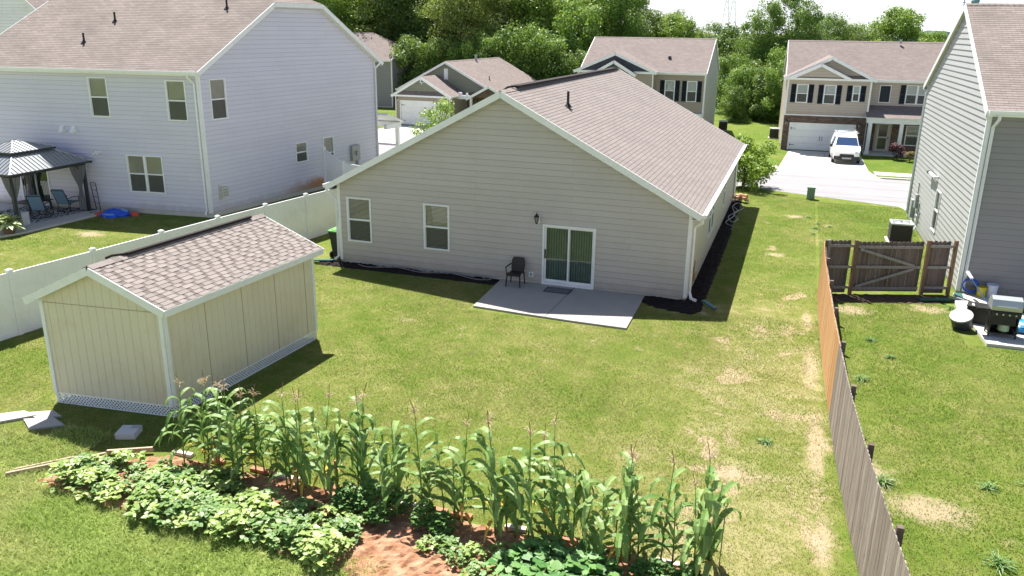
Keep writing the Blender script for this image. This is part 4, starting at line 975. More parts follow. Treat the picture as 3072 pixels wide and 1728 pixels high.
# ---------------------------------------------------------------- gazebo
def gazebo():
    cx,cy=-16.55,1.22; hx,hy=1.95,2.1; z0=2.34
    root=empty('hardtop_gazebo',(cx,cy,.08),'dark hardtop gazebo with two-tier ribbed metal roof and grey curtains on the left patio','gazebo')
    MET=plain('gazebo_metal',(.30,.32,.34),.32,.5,.08,metal=.35); DK=plain('gazebo_dark',(.035,.04,.045),.5,.4,.2)
    def tier(hx,hy,z0,ix,iy,z1,nm_,par):
        r=MB(); rb=MB()
        cs=[(-hx,-hy),(hx,-hy),(hx,hy),(-hx,hy)]; ci=[(-ix,-iy),(ix,-iy),(ix,iy),(-ix,iy)]
        for i in range(4):
            j=(i+1)%4; A=[Vector((cx+cs[i][0],cy+cs[i][1],z0)),Vector((cx+cs[j][0],cy+cs[j][1],z0)),Vector((cx+ci[j][0],cy+ci[j][1],z1)),Vector((cx+ci[i][0],cy+ci[i][1],z1))]
            N=(A[1]-A[0]).cross(A[2]-A[1]).normalized(); r.prism([a-N*.012 for a in A],N*.012)
            U=(A[1]-A[0]).normalized(); L=(A[1]-A[0]).length; V=N.cross(U); T=(A[3]-A[0]).dot(V); off=(A[3]-A[0]).dot(U); n=int(L/.2)
            for k in range(1,n):
                x=L*k/n; t=T
                if x<off: t=T*x/off
                if L-x<off: t=min(t,T*(L-x)/off)
                if t>.1: rb.beam(A[0]+U*x+N*.012,A[0]+U*x+V*t+N*.012,.022,.03,up=N)
            rb.beam(A[0]+N*.01,A[3]+N*.01,.05,.035,up=Z_)
        o=r.build(nm_,MET,par); rb.build('roof_rib',MET,o)
        f=MB()
        for i in range(4):
            j=(i+1)%4; f.beam((cx+cs[i][0],cy+cs[i][1],z0-.03),(cx+cs[j][0],cy+cs[j][1],z0-.03),.06,.08)
        f.build('roof_edge',DK,o); return o
    Z_=Vector((0,0,1))
    tier(hx,hy,z0,.95,1.0,z0+.62,'lower_roof',root); tier(1.05,1.1,z0+.70,.05,.12,z0+1.05,'upper_roof',root)
    f=MB()
    for a,b_ in (((-1,-1),(1,-1)),((1,-1),(1,1)),((1,1),(-1,1)),((-1,1),(-1,-1))):
        f.beam((cx+a[0]*.96,cy+a[1]*1.0,z0+.66),(cx+b_[0]*.96,cy+b_[1]*1.0,z0+.66),.04,.10)
    f.build('tier_frame',DK,root)
    for sx in (-1,1):
        for sy in (-1,1):
            x,y=cx+sx*(hx-.28),cy+sy*(hy-.25); p=MB(); p.box((x,y,(z0+.08)/2),(.12,.12,z0-.08)); p.box((x,y,.10),(.2,.2,.03))
            for dx,dy in ((-sx,0),(0,-sy)): p.beam((x,y,z0-.65),(x+dx*.45,y+dy*.45,z0-.12),.05,.06)
            po=p.build('post',DK,root)
            c=MB(); n=18
            for k in range(n):   # tied curtain: pleats gathered at mid height
                rows=[]
                for zz,rad in ((z0-.15,.34),(1.75,.26),(1.25,.09),(1.05,.07),(.75,.12),(.15,.16)):
                    rows.append((zz,rad))
                a0=2*math.pi*k/n; a1=2*math.pi*(k+1)/n; m0=1.15 if k%2 else .8; m1=.8 if k%2 else 1.15
                for (za,ra),(zb_,rb_) in zip(rows[:-1],rows[1:]):
                    q=[]
                    for zz,rr_,aa,mm in ((za,ra,a0,m0),(za,ra,a1,m1),(zb_,rb_,a1,m1),(zb_,rb_,a0,m0)):
                        q.append((x-sx*.16*1+rr_*mm*math.cos(aa)*.9,y-sy*.16+rr_*mm*math.sin(aa)*.9,zz))
                    c.poly(q)
            c.build('curtain',plain('curtain_grey',(.17,.17,.19),.85,.1,.2,scale=6),po,smooth=True)
    mb=MB()
    for sx in (-1,1): mb.beam((cx+sx*(hx-.28),cy-hy+.2,z0-.1),(cx+sx*(hx-.28),cy+hy-.2,z0-.1),.09,.12)
    for sy in (-1,1): mb.beam((cx-hx+.2,cy+sy*(hy-.25),z0-.1),(cx+hx-.2,cy+sy*(hy-.25),z0-.1),.09,.12)
    mb.build('beam',DK,root)
gazebo()
# patio furniture
BLUEC=plain('blue_sling',(.16,.25,.36),.7,.2,.12); 
def sling_chair(x,y,rz,label,z=.085):
    root=empty('patio_chair',(x,y,z),label,'chair','blue sling patio chairs under the gazebo')
    M=Matrix.Rotation(rz,4,'Z'); T=Vector((x,y,z))
    def q(p): return M@Vector(p)+T
    f=MB()
    for s in (-.3,.3):
        f.tube([q((s,.42,.02)),q((s,-.38,.02)),q((s,-.34,.38)),q((s,.0,.42)),q((s,.32,.34)),q((s,.46,.72)),q((s,.62,1.02))],.018,6)
        f.tube([q((s,-.34,.38)),q((s,-.32,.62)),q((s,.1,.64)),q((s,.42,.62))],.018,6)
        f.tube([q((s,.25,.36)),q((s,.40,.02))],.016,6)
    for a in ((.42,.02),(-.38,.02),(.62,1.02)): f.tube([q((-.3,a[0],a[1])),q((.3,a[0],a[1]))],.018,6)
    f.build('frame',BLACK,root)
    s=MB(); pr=[(-.33,.40),(.0,.41),(.30,.36)]
    s.prism([q((-.27,-.33,.40)),q((.27,-.33,.40)),q((.27,.32,.35)),q((-.27,.32,.35))],M@Vector((0,0,.02))); s.build('seat',BLUEC,root)
    s=MB(); s.prism([q((-.27,.33,.38)),q((.27,.33,.38)),q((.27,.60,1.0)),q((-.27,.60,1.0))],M@Vector((0,-.02,.012))); s.prism([q((-.28,.56,.86)),q((.28,.56,.86)),q((.28,.62,1.06)),q((-.28,.62,1.06))],M@Vector((0,-.05,.02))); s.build('backrest',BLUEC,root)
sling_chair(-15.75,1.35,R_(205),'light blue sling patio chair nearest the camera under the gazebo')
sling_chair(-15.72,2.75,R_(190),'light blue sling patio chair beside the tied curtain at the house wall')
sling_chair(-17.6,.2,R_(60),'third blue sling patio chair at the left edge of the view, under the gazebo')
mb=MB(); 
t=empty('patio_table',(-17.0,2.0,.08),'low dark patio table between the chairs under the gazebo','table')
mb.box((-17.0,2.0,.55),(1.0,1.3,.04)); mb.build('tabletop',BLACK,t)
for sx in (-.42,.42):
    for sy in (-.55,.55):
        mb=MB(); mb.box((-17+sx,2+sy,.305),(.05,.05,.45)); mb.build('leg',BLACK,t)
# patterned rug
mt,n=nm('patterned_rug'); b=NB(n); oc=b.a('ShaderNodeTexCoord').outputs['Object']; vo=b.a('ShaderNodeTexVoronoi',_feature='DISTANCE_TO_EDGE',Scale=6.,Vector=oc); c=b.ramp(vo.outputs[0],[(.10,(.5,.5,.5)),(.14,(.03,.03,.035))]); b.out(b.pbsdf(c,.95,.1))
mb=MB(); mb.prism([(-18.3,.35,.084),(-15.0,.35,.084),(-15.0,3.05,.084),(-18.3,3.05,.084)],(0,0,.01)); tag(mb.build('rug',mt,origin=(-16.5,1.8,.08)),'black and white patterned outdoor rug under the patio chairs','rug')
mb=MB(); mb.prism([(-15.55,-.25,.08),(-15.1,-.25,.08),(-15.1,.12,.08),(-15.55,.12,.08)],(0,0,.5)); mb.box((-15.325,-.065,.59),(.48,.40,.03)); tag(mb.build('storage_box',plain('white_box_paint',(.55,.56,.6),.5),origin=(-15.3,0,.08)),'white square box at the edge of the left patio beside the hosta pot','box')
rk=empty('folding_rack',(-14.5,3.2,.06),'tall black metal frame leaning at the wall beside the gazebo post','rack')
mb=MB(); mb.tube([(-14.75,3.35,.1),(-14.85,3.3,1.35),(-14.6,3.35,1.32)],.018,6); mb.tube([(-14.35,3.2,.05),(-14.6,3.35,1.32)],.018,6)
for k in (.3,.6,.9,1.1): mb.tube([(-14.77+.0*k,3.34,.1+k),(-14.37-.2*k,3.22+.1*k,.08+k)],.012,6)
mb.build('frame',BLACK,rk)
mb=MB(); mb.tube([(-14.75,3.35,.1),(-15.1,2.9,.09)],.02,6); mb.tube([(-14.35,3.2,.05),(-14.5,2.7,.09)],.02,6); mb.build('foot_rail',BLACK,rk)
def blob(mb,c,r,rd,n=10,m=6,amp=.25,flat=True):
    c=Vector(c); ph=[rd.uniform(0,6) for _ in range(6)]; idx=[]
    for j in range(m+1):
        th=math.pi*j/m if not flat else math.pi/2*j/m
        for i in range(n):
            a=2*math.pi*i/n; k=1+amp*(math.sin(a*2+ph[0]+j)+.6*math.sin(a*3+ph[1]-j*1.3)+.4*math.sin(a*5+ph[2]))*.5
            mb.v.append((c.x+r[0]*math.sin(th)*math.cos(a)*k,c.y+r[1]*math.sin(th)*math.sin(a)*k,c.z+r[2]*math.cos(th)*(1+.3*amp*math.sin(a*2+ph[3]))))
    b0=len(mb.v)-(m+1)*n
    for j in range(m):
        for i in range(n):
            i2=(i+1)%n; mb.f.append((b0+j*n+i,b0+(j+1)*n+i,b0+(j+1)*n+i2,b0+j*n+i2)); mb.uv.append([(0,0)]*4); mb.mi.append(0)
rd=random.Random(2); pool=empty('paddling_pool',(-13.3,2.9,0),'deflated bright blue inflatable pool with orange ends lying on the grass','inflatable pool')
mb=MB(); blob(mb,(-13.35,2.95,.0),(.62,.42,.30),rd,18,8,.35); blob(mb,(-13.0,3.1,.0),(.45,.35,.24),rd,16,8,.4); blob(mb,(-13.3,2.65,.0),(.45,.22,.18),rd,16,8,.3); mb.build('body',plain('blue_vinyl',(.01,.09,.62),.3,.5,.25,scale=6),pool,smooth=True)
mb=MB(); blob(mb,(-13.95,2.75,.0),(.22,.25,.16),rd,12,6,.4); blob(mb,(-12.62,3.35,.0),(.25,.2,.16),rd,12,6,.4); mb.build('end_panel',plain('orange_vinyl',(.65,.08,.03),.35,.5),pool,smooth=True)
mb=MB(); mb.tube([(-13.6,2.55,.12),(-13.3,2.5,.14),(-13.0,2.6,.13)],.045,8); mb.tube([(-13.2,3.2,.26),(-12.9,3.05,.27),(-12.7,3.1,.22)],.05,8); mb.build('air_tube',plain('pale_blue_vinyl',(.15,.35,.75),.3,.5),pool,smooth=True)
# ---------------------------------------------------------------- plants helpers
def leaf_quads(mb,rnd,c,n,size,rd,droop=.3,up=.5):
    for _ in range(n):
        a=rd.uniform(0,6.283); L=size*rd.uniform(.7,1.2); w=L*.32; d=Vector((math.cos(a),math.sin(a),rd.uniform(-droop,up))).normalized(); s=Vector((-math.sin(a),math.cos(a),rd.uniform(-.3,.3))).normalized(); c_=Vector(c)
        m1=c_+d*L*.5; tip=c_+d*L-Vector((0,0,droop*L*.5))
        mb.poly([c_,m1+s*w,tip,m1-s*w]); rnd.append(rd.random())
def leafy_shrub(x,y,z,r,h,n,size,mat,name,label,cat,group=None,stem=True,lobes=6,seed=1):
    rd=random.Random(seed); o=empty(name,(x,y,z),label,cat,group); mb=MB(); rnd=[]
    cl=[(rd.uniform(-.55,.55)*r,rd.uniform(-.55,.55)*r,rd.uniform(.35,.85)*h,rd.uniform(.35,.6)) for _ in range(lobes)]
    for _ in range(n):
        c=rd.choice(cl); v=Vector((rd.gauss(0,1),rd.gauss(0,1),rd.gauss(0,1))).normalized()*rd.uniform(.6,1.)
        p=Vector((x+c[0]+v.x*r*c[3],y+c[1]+v.y*r*c[3],z+max(.03,c[2]+v.z*h*.42*c[3]*1.3)))
        leaf_quads(mb,rnd,p,1,size,rd)
    mb.build('foliage',mat,o,rnd=rnd)
    if stem:
        s=MB()
        for c in cl[:4]: s.tube([(x,y,z),(x+c[0]*.6,y+c[1]*.6,z+c[2])],[.02*r+.008,.006],5)
        s.build('stem',plain('bark',(.12,.085,.06),.9),o)
    return o
LG=leaf_mat('leaf_lime',(.16,.30,.04),(.40,.50,.16)); LB=leaf_mat('leaf_bean',(.06,.17,.03),(.31,.44,.14),.3,spec=.4,rough=.45); LB2=leaf_mat('leaf_bean_young',(.13,.25,.035),(.42,.52,.16),.3,spec=.4,rough=.42); LD=leaf_mat('leaf_dark',(.03,.10,.02),(.10,.22,.05)); LR=leaf_mat('leaf_maroon',(.05,.008,.015),(.13,.03,.04),.2); LT=leaf_mat('leaf_bronze',(.17,.12,.04),(.30,.20,.08)); LCORN=leaf_mat('leaf_corn',(.10,.21,.035),(.30,.42,.14),.3,spec=.38,rough=.48)
# hosta in terracotta pot
hp=empty('hosta_planter',(-14.45,-1.45,.08),'brown pot of pale variegated hosta at the corner of the left patio','potted plant')
mb=MB(); mb.lathe((-14.45,-1.45,.08),[(.20,0),(.30,.36),(.33,.36),(.33,.42),(.28,.42),(.26,.34)],18); mb.build('pot',plain('brown_pot',(.16,.10,.08),.6),hp)
mb=MB(); rnd=[]; rd=random.Random(8)
for k in range(210):
    a=rd.uniform(0,6.28); ph=rd.uniform(.1,1.4); L=rd.uniform(.42,.82); w=.085; d=Vector((math.cos(a)*math.cos(ph),math.sin(a)*math.cos(ph),math.sin(ph))); s=Vector((-math.sin(a),math.cos(a),0)); c=Vector((-14.45,-1.45,.48)); p=[c+d*L*t-Vector((0,0,.45*t*t*L)) for t in (.15,.45,.75,1.)]
    mb.poly([p[0],p[1]+s*w,p[1]-s*w]); rnd.append(rd.random()); mb.poly([p[1]+s*w,p[2]+s*w*.9,p[2]-s*w*.9,p[1]-s*w]); rnd.append(rd.random()); mb.poly([p[2]+s*w*.9,p[3],p[2]-s*w*.9]); rnd.append(rd.random())
mb.build('foliage',leaf_mat('leaf_hosta',(.35,.45,.15),(.75,.78,.45),.25),hp,rnd=rnd)
leafy_shrub(-15.6,-1.1,.08,.45,.75,500,.16,leaf_mat('leaf_mauve',(.10,.10,.09),(.45,.40,.45),.2),'potted_shrub','grey-purple trailing potted shrub behind the hosta at the left patio edge','potted plant',seed=4)
# ---------------------------------------------------------------- trash cart
tc=empty('trash_cart',(-.5,.55,0),'dark wheeled trash cart with bright green lid at the left corner of the beige house','trash cart')
CART=plain('cart_dark',(.025,.028,.03),.5,.4,.15)
mb=MB(); b0=[(-.26,-.28),(.26,-.28),(.26,.28),(-.26,.28)]; b1=[(-.33,-.38),(.33,-.38),(.33,.38),(-.33,.38)]
x,y=-.30,.66
for i in range(4):
    j=(i+1)%4; mb.poly([(x+b0[i][0],y+b0[i][1],.05),(x+b0[j][0],y+b0[j][1],.05),(x+b1[j][0],y+b1[j][1],1.0),(x+b1[i][0],y+b1[i][1],1.0)])
mb.poly([(x+p[0],y+p[1],.05) for p in reversed(b0)])
for i in range(4):
    j=(i+1)%4; mb.beam((x+b1[i][0],y+b1[i][1],.99),(x+b1[j][0],y+b1[j][1],.99),.05,.05)
mb.tube([(x-.3,y+.42,.98),(x+.3,y+.42,.98)],.02,8)
mb.build('bin_body',CART,tc)
mb=MB(); mb.prism([(x-.37,y-.42,1.03),(x+.37,y-.42,1.03),(x+.37,y+.42,1.05),(x-.37,y+.42,1.05)],(0,0,.045)); mb.prism([(x-.26,y-.32,1.075),(x+.26,y-.32,1.075),(x+.26,y+.32,1.095),(x-.26,y+.32,1.095)],(0,0,.03)); mb.build('lid',plain('lime_lid',(.14,.42,.10),.4,.4),tc)
for s in (-.33,.33):
    mb=MB(); mb.tube([(x+s-.03,y-.24,.14),(x+s+.03,y-.24,.14)],.14,16); mb.build('wheel',BLACK,tc)
def text_mesh(txt,size,mat,par,name,loc,rot,ext=.002):
    cu_=bpy.data.curves.new(name,'FONT'); cu_.body=txt; cu_.size=size; cu_.extrude=ext; cu_.align_x='CENTER'; cu_.align_y='CENTER'
    ob=bpy.data.objects.new(name,cu_); COL.objects.link(ob); dg=bpy.context.evaluated_depsgraph_get(); me=bpy.data.meshes.new_from_object(ob.evaluated_get(dg)); bpy.data.objects.remove(ob)
    me.materials.clear(); me.materials.append(mat); o=bpy.data.objects.new(name,me); COL.objects.link(o); o.parent=par; o.location=Vector(loc)-parent_world(par); o.rotation_euler=rot; return o
text_mesh('G',.22,WHITE,tc,'letter_mark',(x+.12,y-.373,.78),(R_(84),0,0))
# black plastic chair on patio
def arm_chair():
    x,y,z=6.93,-.50,.062; r=empty('plastic_chair',(x,y,z),'black plastic armchair on the patio against the beige wall, left of the glass door','chair'); BP=plain('chair_black',(.022,.02,.022),.45,.35,.15)
    mb=MB(); mb.prism([(x-.23,y-.24,z+.42),(x+.23,y-.24,z+.42),(x+.21,y+.22,z+.40),(x-.21,y+.22,z+.40)],(0,0,.03)); mb.prism([(x-.24,y-.255,z+.37),(x+.24,y-.255,z+.37),(x+.24,y-.235,z+.37),(x-.24,y-.235,z+.37)],(0,0,.08)); mb.build('seat',BP,r)
    mb=MB(); n=8
    P=[(-.22,.42),(-.235,.62),(-.225,.80),(-.18,.885),(.18,.885),(.225,.80),(.235,.62),(.22,.42)]
    mb.prism([(x+a,y+.21+(t-.42)*.22,z+t) for a,t in P],(0,.02,0)); mb.build('backrest',BP,r)
    for sx in (-1,1):
        for sy in (-1,1):
            mb=MB(); a=(x+sx*.22,y+sy*.22,z+.42); e=(x+sx*.25,y+sy*(.27 if sy<0 else .24),z); mb.tube([a,e],[.026,.02],4); mb.build('leg',BP,r)
        mb=MB(); mb.tube([(x+sx*.24,y-.22,z+.42),(x+sx*.265,y-.22,z+.60),(x+sx*.275,y-.19,z+.645),(x+sx*.27,y+.05,z+.655),(x+sx*.235,y+.25,z+.66)],[.02,.02,.024,.026,.02],6); mb.build('armrest',BP,r)
arm_chair()
mb=MB(); mb.prism([(8.0,-.86,.062),(8.87,-.86,.062),(8.87,-.33,.062),(8.0,-.33,.062)],(0,0,.014)); mt_=mb.build('doormat',plain('mat_grey',(.16,.16,.17),.95,.1,.3,scale=30),origin=(8.4,-.6,.06)); tag(mt_,'grey rectangular doormat in front of the glass patio door','doormat')
mb=MB()
for a,b_ in (((8.02,-.84),(8.85,-.84)),((8.85,-.84),(8.85,-.35)),((8.85,-.35),(8.02,-.35)),((8.02,-.35),(8.02,-.84))): mb.beam((a[0],a[1],.079),(b_[0],b_[1],.079),.03,.006)
mb.build('mat_border',plain('mat_black',(.05,.05,.055),.9),mt_)
# ---------------------------------------------------------------- yard bits
def paver(name,label,pts,z0,z1,mat,cat,group=None):
    mb=MB(); mb.prism([(a,b,z0) for a,b in pts],(0,0,z1-z0)); cx=sum(p[0] for p in pts)/len(pts); cy=sum(p[1] for p in pts)/len(pts)
    return tag(mb.build(name,mat,origin=(cx,cy,0)),label,cat,group)
PV=plain('grey_paver',(.40,.38,.37),.9,.1,.12)
paver('stepping_slab','large grey stepping slab in the sun at the left edge, nearest the camera-side corner of the shed',[(-1.0,-13.9),(-.22,-13.25),(.22,-13.32),(-.35,-13.95)],-.02,.06,PV,'paving slab')
paver('stepping_slab','grey stepping slab half in the shade between the shed and the weeds',[(.10,-13.55),(.62,-13.25),(1.15,-13.45),(.60,-13.85)],-.02,.05,PV,'paving slab')
paver('stepping_slab','small shaded stepping slab at the foot of the shed lattice',[(-.12,-13.28),(.35,-13.0),(.75,-13.15),(.3,-13.42)],-.02,.045,PV,'paving slab')
cb=empty('concrete_block',(2.75,-13.3,0),'pale grey concrete block lying on the grass at the shed corner by the garden bed','block')
mb=MB(); mb.box((2.72,-13.28,.07),(.40,.40,.14),rz=.35); mb.build('body',plain('block_pale',(.56,.55,.57),.9,.1,.08),cb)
mb=MB(); mb.box((2.80,-13.13,.143),(.2,.12,.012),rz=.35); mb.build('recess',plain('block_grey',(.35,.35,.36),.9),cb)
WPL=wood_mat('pale_plank_wood',(.42,.33,.24),(.52,.42,.32),(.28,.2,.14))
def plank(p0,p1,w,h,label,mat=WPL,name='border_plank'):
    mb=MB(); mb.beam(p0,p1,w,h); return tag(mb.build(name,mat,origin=p0,rnd=[random.random()]*6),label,'plank','planks edging the vegetable bed')
plank((1.80,-15.42,.05),(2.98,-14.17,.06),.05,.10,'long pale plank edging the left end of the vegetable bed')
plank((1.75,-15.2,.03),(2.45,-14.45,.04),.05,.05,'second thinner plank lying beside the left edging plank of the vegetable bed')
plank((2.95,-14.10,.07),(3.75,-13.72,.10),.05,.10,'short grey plank at the back left corner of the vegetable bed')
BRK=plain('brick_red',(.42,.19,.12),.85,.1,.25,scale=7); BRP=plain('brick_pale',(.58,.47,.42),.85,.1,.2,scale=7)
x=4.1; k=0; rd=random.Random(12)
while x<14.6:
    L=rd.choice((.42,.5,.6)); mb=MB(); y=-13.55-.02*(x-4)+rd.uniform(-.03,.03); mb.box((0,0,.035),(L-.04,.11,.07),rz=rd.uniform(-.07,.07))
    o=mb.build('edging_brick',[BRK,BRP][k%3==0]); o.location=(x+L/2,y,0)
    tag(o,'reddish edging brick in the row along the back of the vegetable bed' if k%3 else 'pale edging brick in the row along the back of the vegetable bed','brick','bricks edging the back of the vegetable bed' if k%3 else 'pale bricks edging the back of the vegetable bed'); x+=L+rd.choice((0,.05,.35,.6)); k+=1
# soil of the bed
mt,n=nm('red_clay'); b=NB(n); oc=b.a('ShaderNodeTexCoord').outputs['Object']; f1=b.noise(oc,4,6,.75); f2=b.noise(oc,34,4,.85)
c=b.ramp(f1,[(.35,(.25,.115,.065)),(.55,(.42,.235,.145)),(.75,(.52,.33,.225))]); c=b.mix(.4,c,b.mix(f2,(.5,.5,.5),(1.4,1.4,1.4)),'MULTIPLY'); b.out(b.pbsdf(c,.95,.1,bump=f2,bstr=.6,bdist=.02))
rough_bed('garden_soil',[(2.35,-15.35),(3.1,-14.3),(4.2,-13.6),(14.6,-13.75),(15.3,-13.9),(15.5,-16.5),(10.2,-16.3),(9.3,-15.75),(7.2,-15.62),(4.4,-15.6),(3.0,-15.5)],mt,.04,.03,.075,5)
# ---------------------------------------------------------------- corn
def ribbon(mb,rnd,p,w,rd,fold=.35,val=None):
    n=len(p); val=rd.random() if val is None else val
    for i in range(n-1):
        a,b_=p[i],p[i+1]; d=(b_-a).normalized(); s=d.cross(Vector((0,0,1)))
        s=s.normalized() if s.length>1e-3 else Vector((1,0,0))
        if i==0: s0=s
        s1=s; up=s.cross(d)
        wa,wb=w[i],w[i+1]
        for sg in (-1,1):
            q=[a,b_,b_+s1*wb*sg+up*wb*fold,a+s0*wa*sg+up*wa*fold]
            if sg<0: q=q[::-1]
            mb.poly(q); rnd.append(min(1,max(0,val+rd.uniform(-.12,.12))))
        s0=s1
def corn_proto(seed,h,nl,tassel=True,yellow=False):
    rd=random.Random(seed); root=empty('corn_plant',(0,0,0),'x','corn plant'); 
    st=MB(); bend=(rd.uniform(-.05,.05),rd.uniform(-.05,.05)); pt=lambda t:Vector((bend[0]*t*t*h,bend[1]*t*t*h,h*t))
    st.tube([pt(k/6) for k in range(7)],[.017-.011*k/6 for k in range(7)],7)
    st.build('stalk',plain('corn_stalk',(.16,.24,.06),.5,.3,.2),root,smooth=True)
    mb=MB(); rnd=[]; a0=rd.uniform(0,6.28)
    for k in range(nl):
        t=.14+.78*k/nl; a=a0+k*math.pi+rd.uniform(-.5,.5); o=pt(t); L=(.48+.42*math.sin(math.pi*min(1,t+.12)))*rd.uniform(.85,1.15); el=rd.uniform(.75,1.2); dh=Vector((math.cos(a),math.sin(a),0)); P=[]; m=8
        x=0;z=0; th=el; kink=rd.randint(3,6)
        for i in range(m+1):
            P.append(o+dh*x+Vector((0,0,z))+Vector((-dh.y,dh.x,0))*math.sin(i*.7+k)*.015)
            x+=math.cos(th)*L/m; z+=math.sin(th)*L/m; th-=rd.uniform(.15,.42)+(.5 if i==kink else 0); th=max(th,-1.45)
        W=[.014]+[.054*rd.uniform(.85,1.15)*math.sin(math.pi*(.18+.82*i/m))**.6 if i<m else .002 for i in range(1,m+1)]
        ribbon(mb,rnd,P,W,rd)
        # sheath
    mb.build('foliage',LCORN,root,rnd=rnd)
    if yellow:
        mb=MB(); rnd=[]
        for k in range(3):
            a=rd.uniform(0,6.28); dh=Vector((math.cos(a),math.sin(a),0)); o=pt(.12+.05*k); P=[o+dh*.1*i+Vector((0,0,.10*i-.022*i*i)) for i in range(6)]; ribbon(mb,rnd,P,[.01,.025,.03,.03,.02,.002],rd)
        mb.build('dry_leaf',leaf_mat('leaf_yellow',(.55,.33,.05),(.70,.50,.10),.3),root,rnd=rnd)
    for k in range(2):
        e=MB(); a=rd.uniform(0,6.28); o=pt(.42+.1*k); d=Vector((math.cos(a)*.45,math.sin(a)*.45,.9)).normalized(); e.tube([o,o+d*.05,o+d*.13,o+d*.2,o+d*.24],[.01,.026,.03,.022,.006],8); ear=e.build('corn_ear',plain('husk_green',(.22,.36,.10),.5,.3,.2),root,smooth=True)
        s=MB()
        for q in range(6): s.tube([o+d*.235,o+d*.28+Vector((rd.uniform(-.03,.03),rd.uniform(-.03,.03),-.02)),o+d*.27+Vector((rd.uniform(-.06,.06),rd.uniform(-.06,.06),-.07))],.003,3)
        s.build('corn_silk',plain('silk_pink',(.45,.25,.18),.7),ear)
    if tassel:
        ta=MB(); top=pt(1); sp=Vector((rd.uniform(-.35,.35),rd.uniform(-.3,.3),1)).normalized()
        ta.tube([top-Vector((0,0,.02)),top+sp*.12,top+sp*.27+Vector((sp.x*.03,sp.y*.03,0))],[.005,.006,.006],5,mi=1)
        for k in range(13):
            a=rd.uniform(0,6.28); el=rd.uniform(.3,1.2); d=Vector((math.cos(a)*math.cos(el),math.sin(a)*math.cos(el),math.sin(el))); L=rd.uniform(.12,.2); o=top+Vector((0,0,rd.uniform(-.02,.06))); ta.tube([o,o+d*L*.6,o+d*L-Vector((0,0,.05))],[.004,.005,.003],4)
        ta.build('tassel',[plain('tassel_tan',(.58,.45,.30),.7),plain('tassel_red',(.30,.12,.07),.7)],root)
    return root
def scale_loc(o,x,y,z,rz,s): o.location=(x,y,z); o.rotation_euler=(0,0,rz); o.scale=(s,s,s)
protos=[corn_proto(11,1.92,11),corn_proto(23,1.80,11,yellow=True),corn_proto(37,1.98,10),corn_proto(41,1.62,10,False),corn_proto(59,1.86,12,yellow=True),corn_proto(67,1.3,9,False)]
corn=[(4.62,-13.85,2,.86),(4.95,-13.65,4,.88),(5.22,-13.85,1,.94),(5.38,-13.75,2,.88),(5.95,-14.0,0,.97),(6.08,-13.95,4,.93),(6.30,-13.6,1,.9),(6.22,-13.75,5,1),(7.22,-14.05,0,1.04),(7.3,-13.98,2,.93),(7.42,-13.99,4,1.),(7.72,-13.75,1,1.0),(8.35,-13.6,5,1),(8.45,-13.62,0,1.0),(8.58,-13.8,2,1.0),(9.12,-13.62,3,1.0),(9.74,-13.74,2,.99),(9.95,-13.9,5,.9),(10.45,-13.98,5,1.0),(10.57,-13.94,4,1.06),(11.2,-13.98,1,1.12),(11.35,-13.8,5,1),(11.83,-14.08,0,1.05),(11.95,-13.5,4,1.0),(12.13,-13.52,2,.98),(12.2,-13.95,3,1.0),(12.75,-13.9,5,1.1),(13.0,-13.75,3,.9),(13.38,-14.0,4,.98),(13.5,-13.85,0,.98),(13.65,-13.95,5,1.),(14.0,-13.88,2,.98),(14.2,-14.0,5,1),(14.62,-13.86,0,1.07),(14.75,-14.0,3,1.08),(6.9,-13.75,5,1.),(7.05,-13.95,3,.85),(8.0,-13.75,3,.9),(9.3,-13.85,5,.95),(10.15,-13.75,3,.8),(12.5,-13.7,3,.85),(13.2,-13.6,5,.9),(5.65,-13.7,5,.95),(11.55,-13.95,3,.9),(14.55,-14.1,1,.92)]
used=set(); rc=random.Random(77)
lab={0:'tall corn plant with pale tassel in the row along the back of the vegetable bed',1:'corn plant with yellowing lower leaves in the back row of the vegetable bed',2:'tallest kind of corn plant with a leaning red tassel spike in the back row',3:'corn plant without tassel in the back row of the vegetable bed',4:'tasselled corn plant with yellowed base leaves and broad arching blades in the back row',5:'short young corn plant without tassel among the taller corn'}
first={0:'leftmost corn plant, close to the corner of the shed',33:'rightmost tasselled corn plant, standing apart at the end of the row'}
for i,(x,y,k,s) in enumerate(corn):
    o=protos[k] if k not in used else copy_tree(protos[k]); used.add(k)
    scale_loc(o,x,y,.03,rc.uniform(0,6.28),s*rc.uniform(.97,1.03)); o.rotation_euler=(rc.uniform(-.05,.05),rc.uniform(-.05,.05),rc.uniform(0,6.28))
    tag(o,first.get(i,lab[k]),'corn plant','corn plants: '+lab[k].split(' in ')[0] if i not in first else 'corn row end plants')
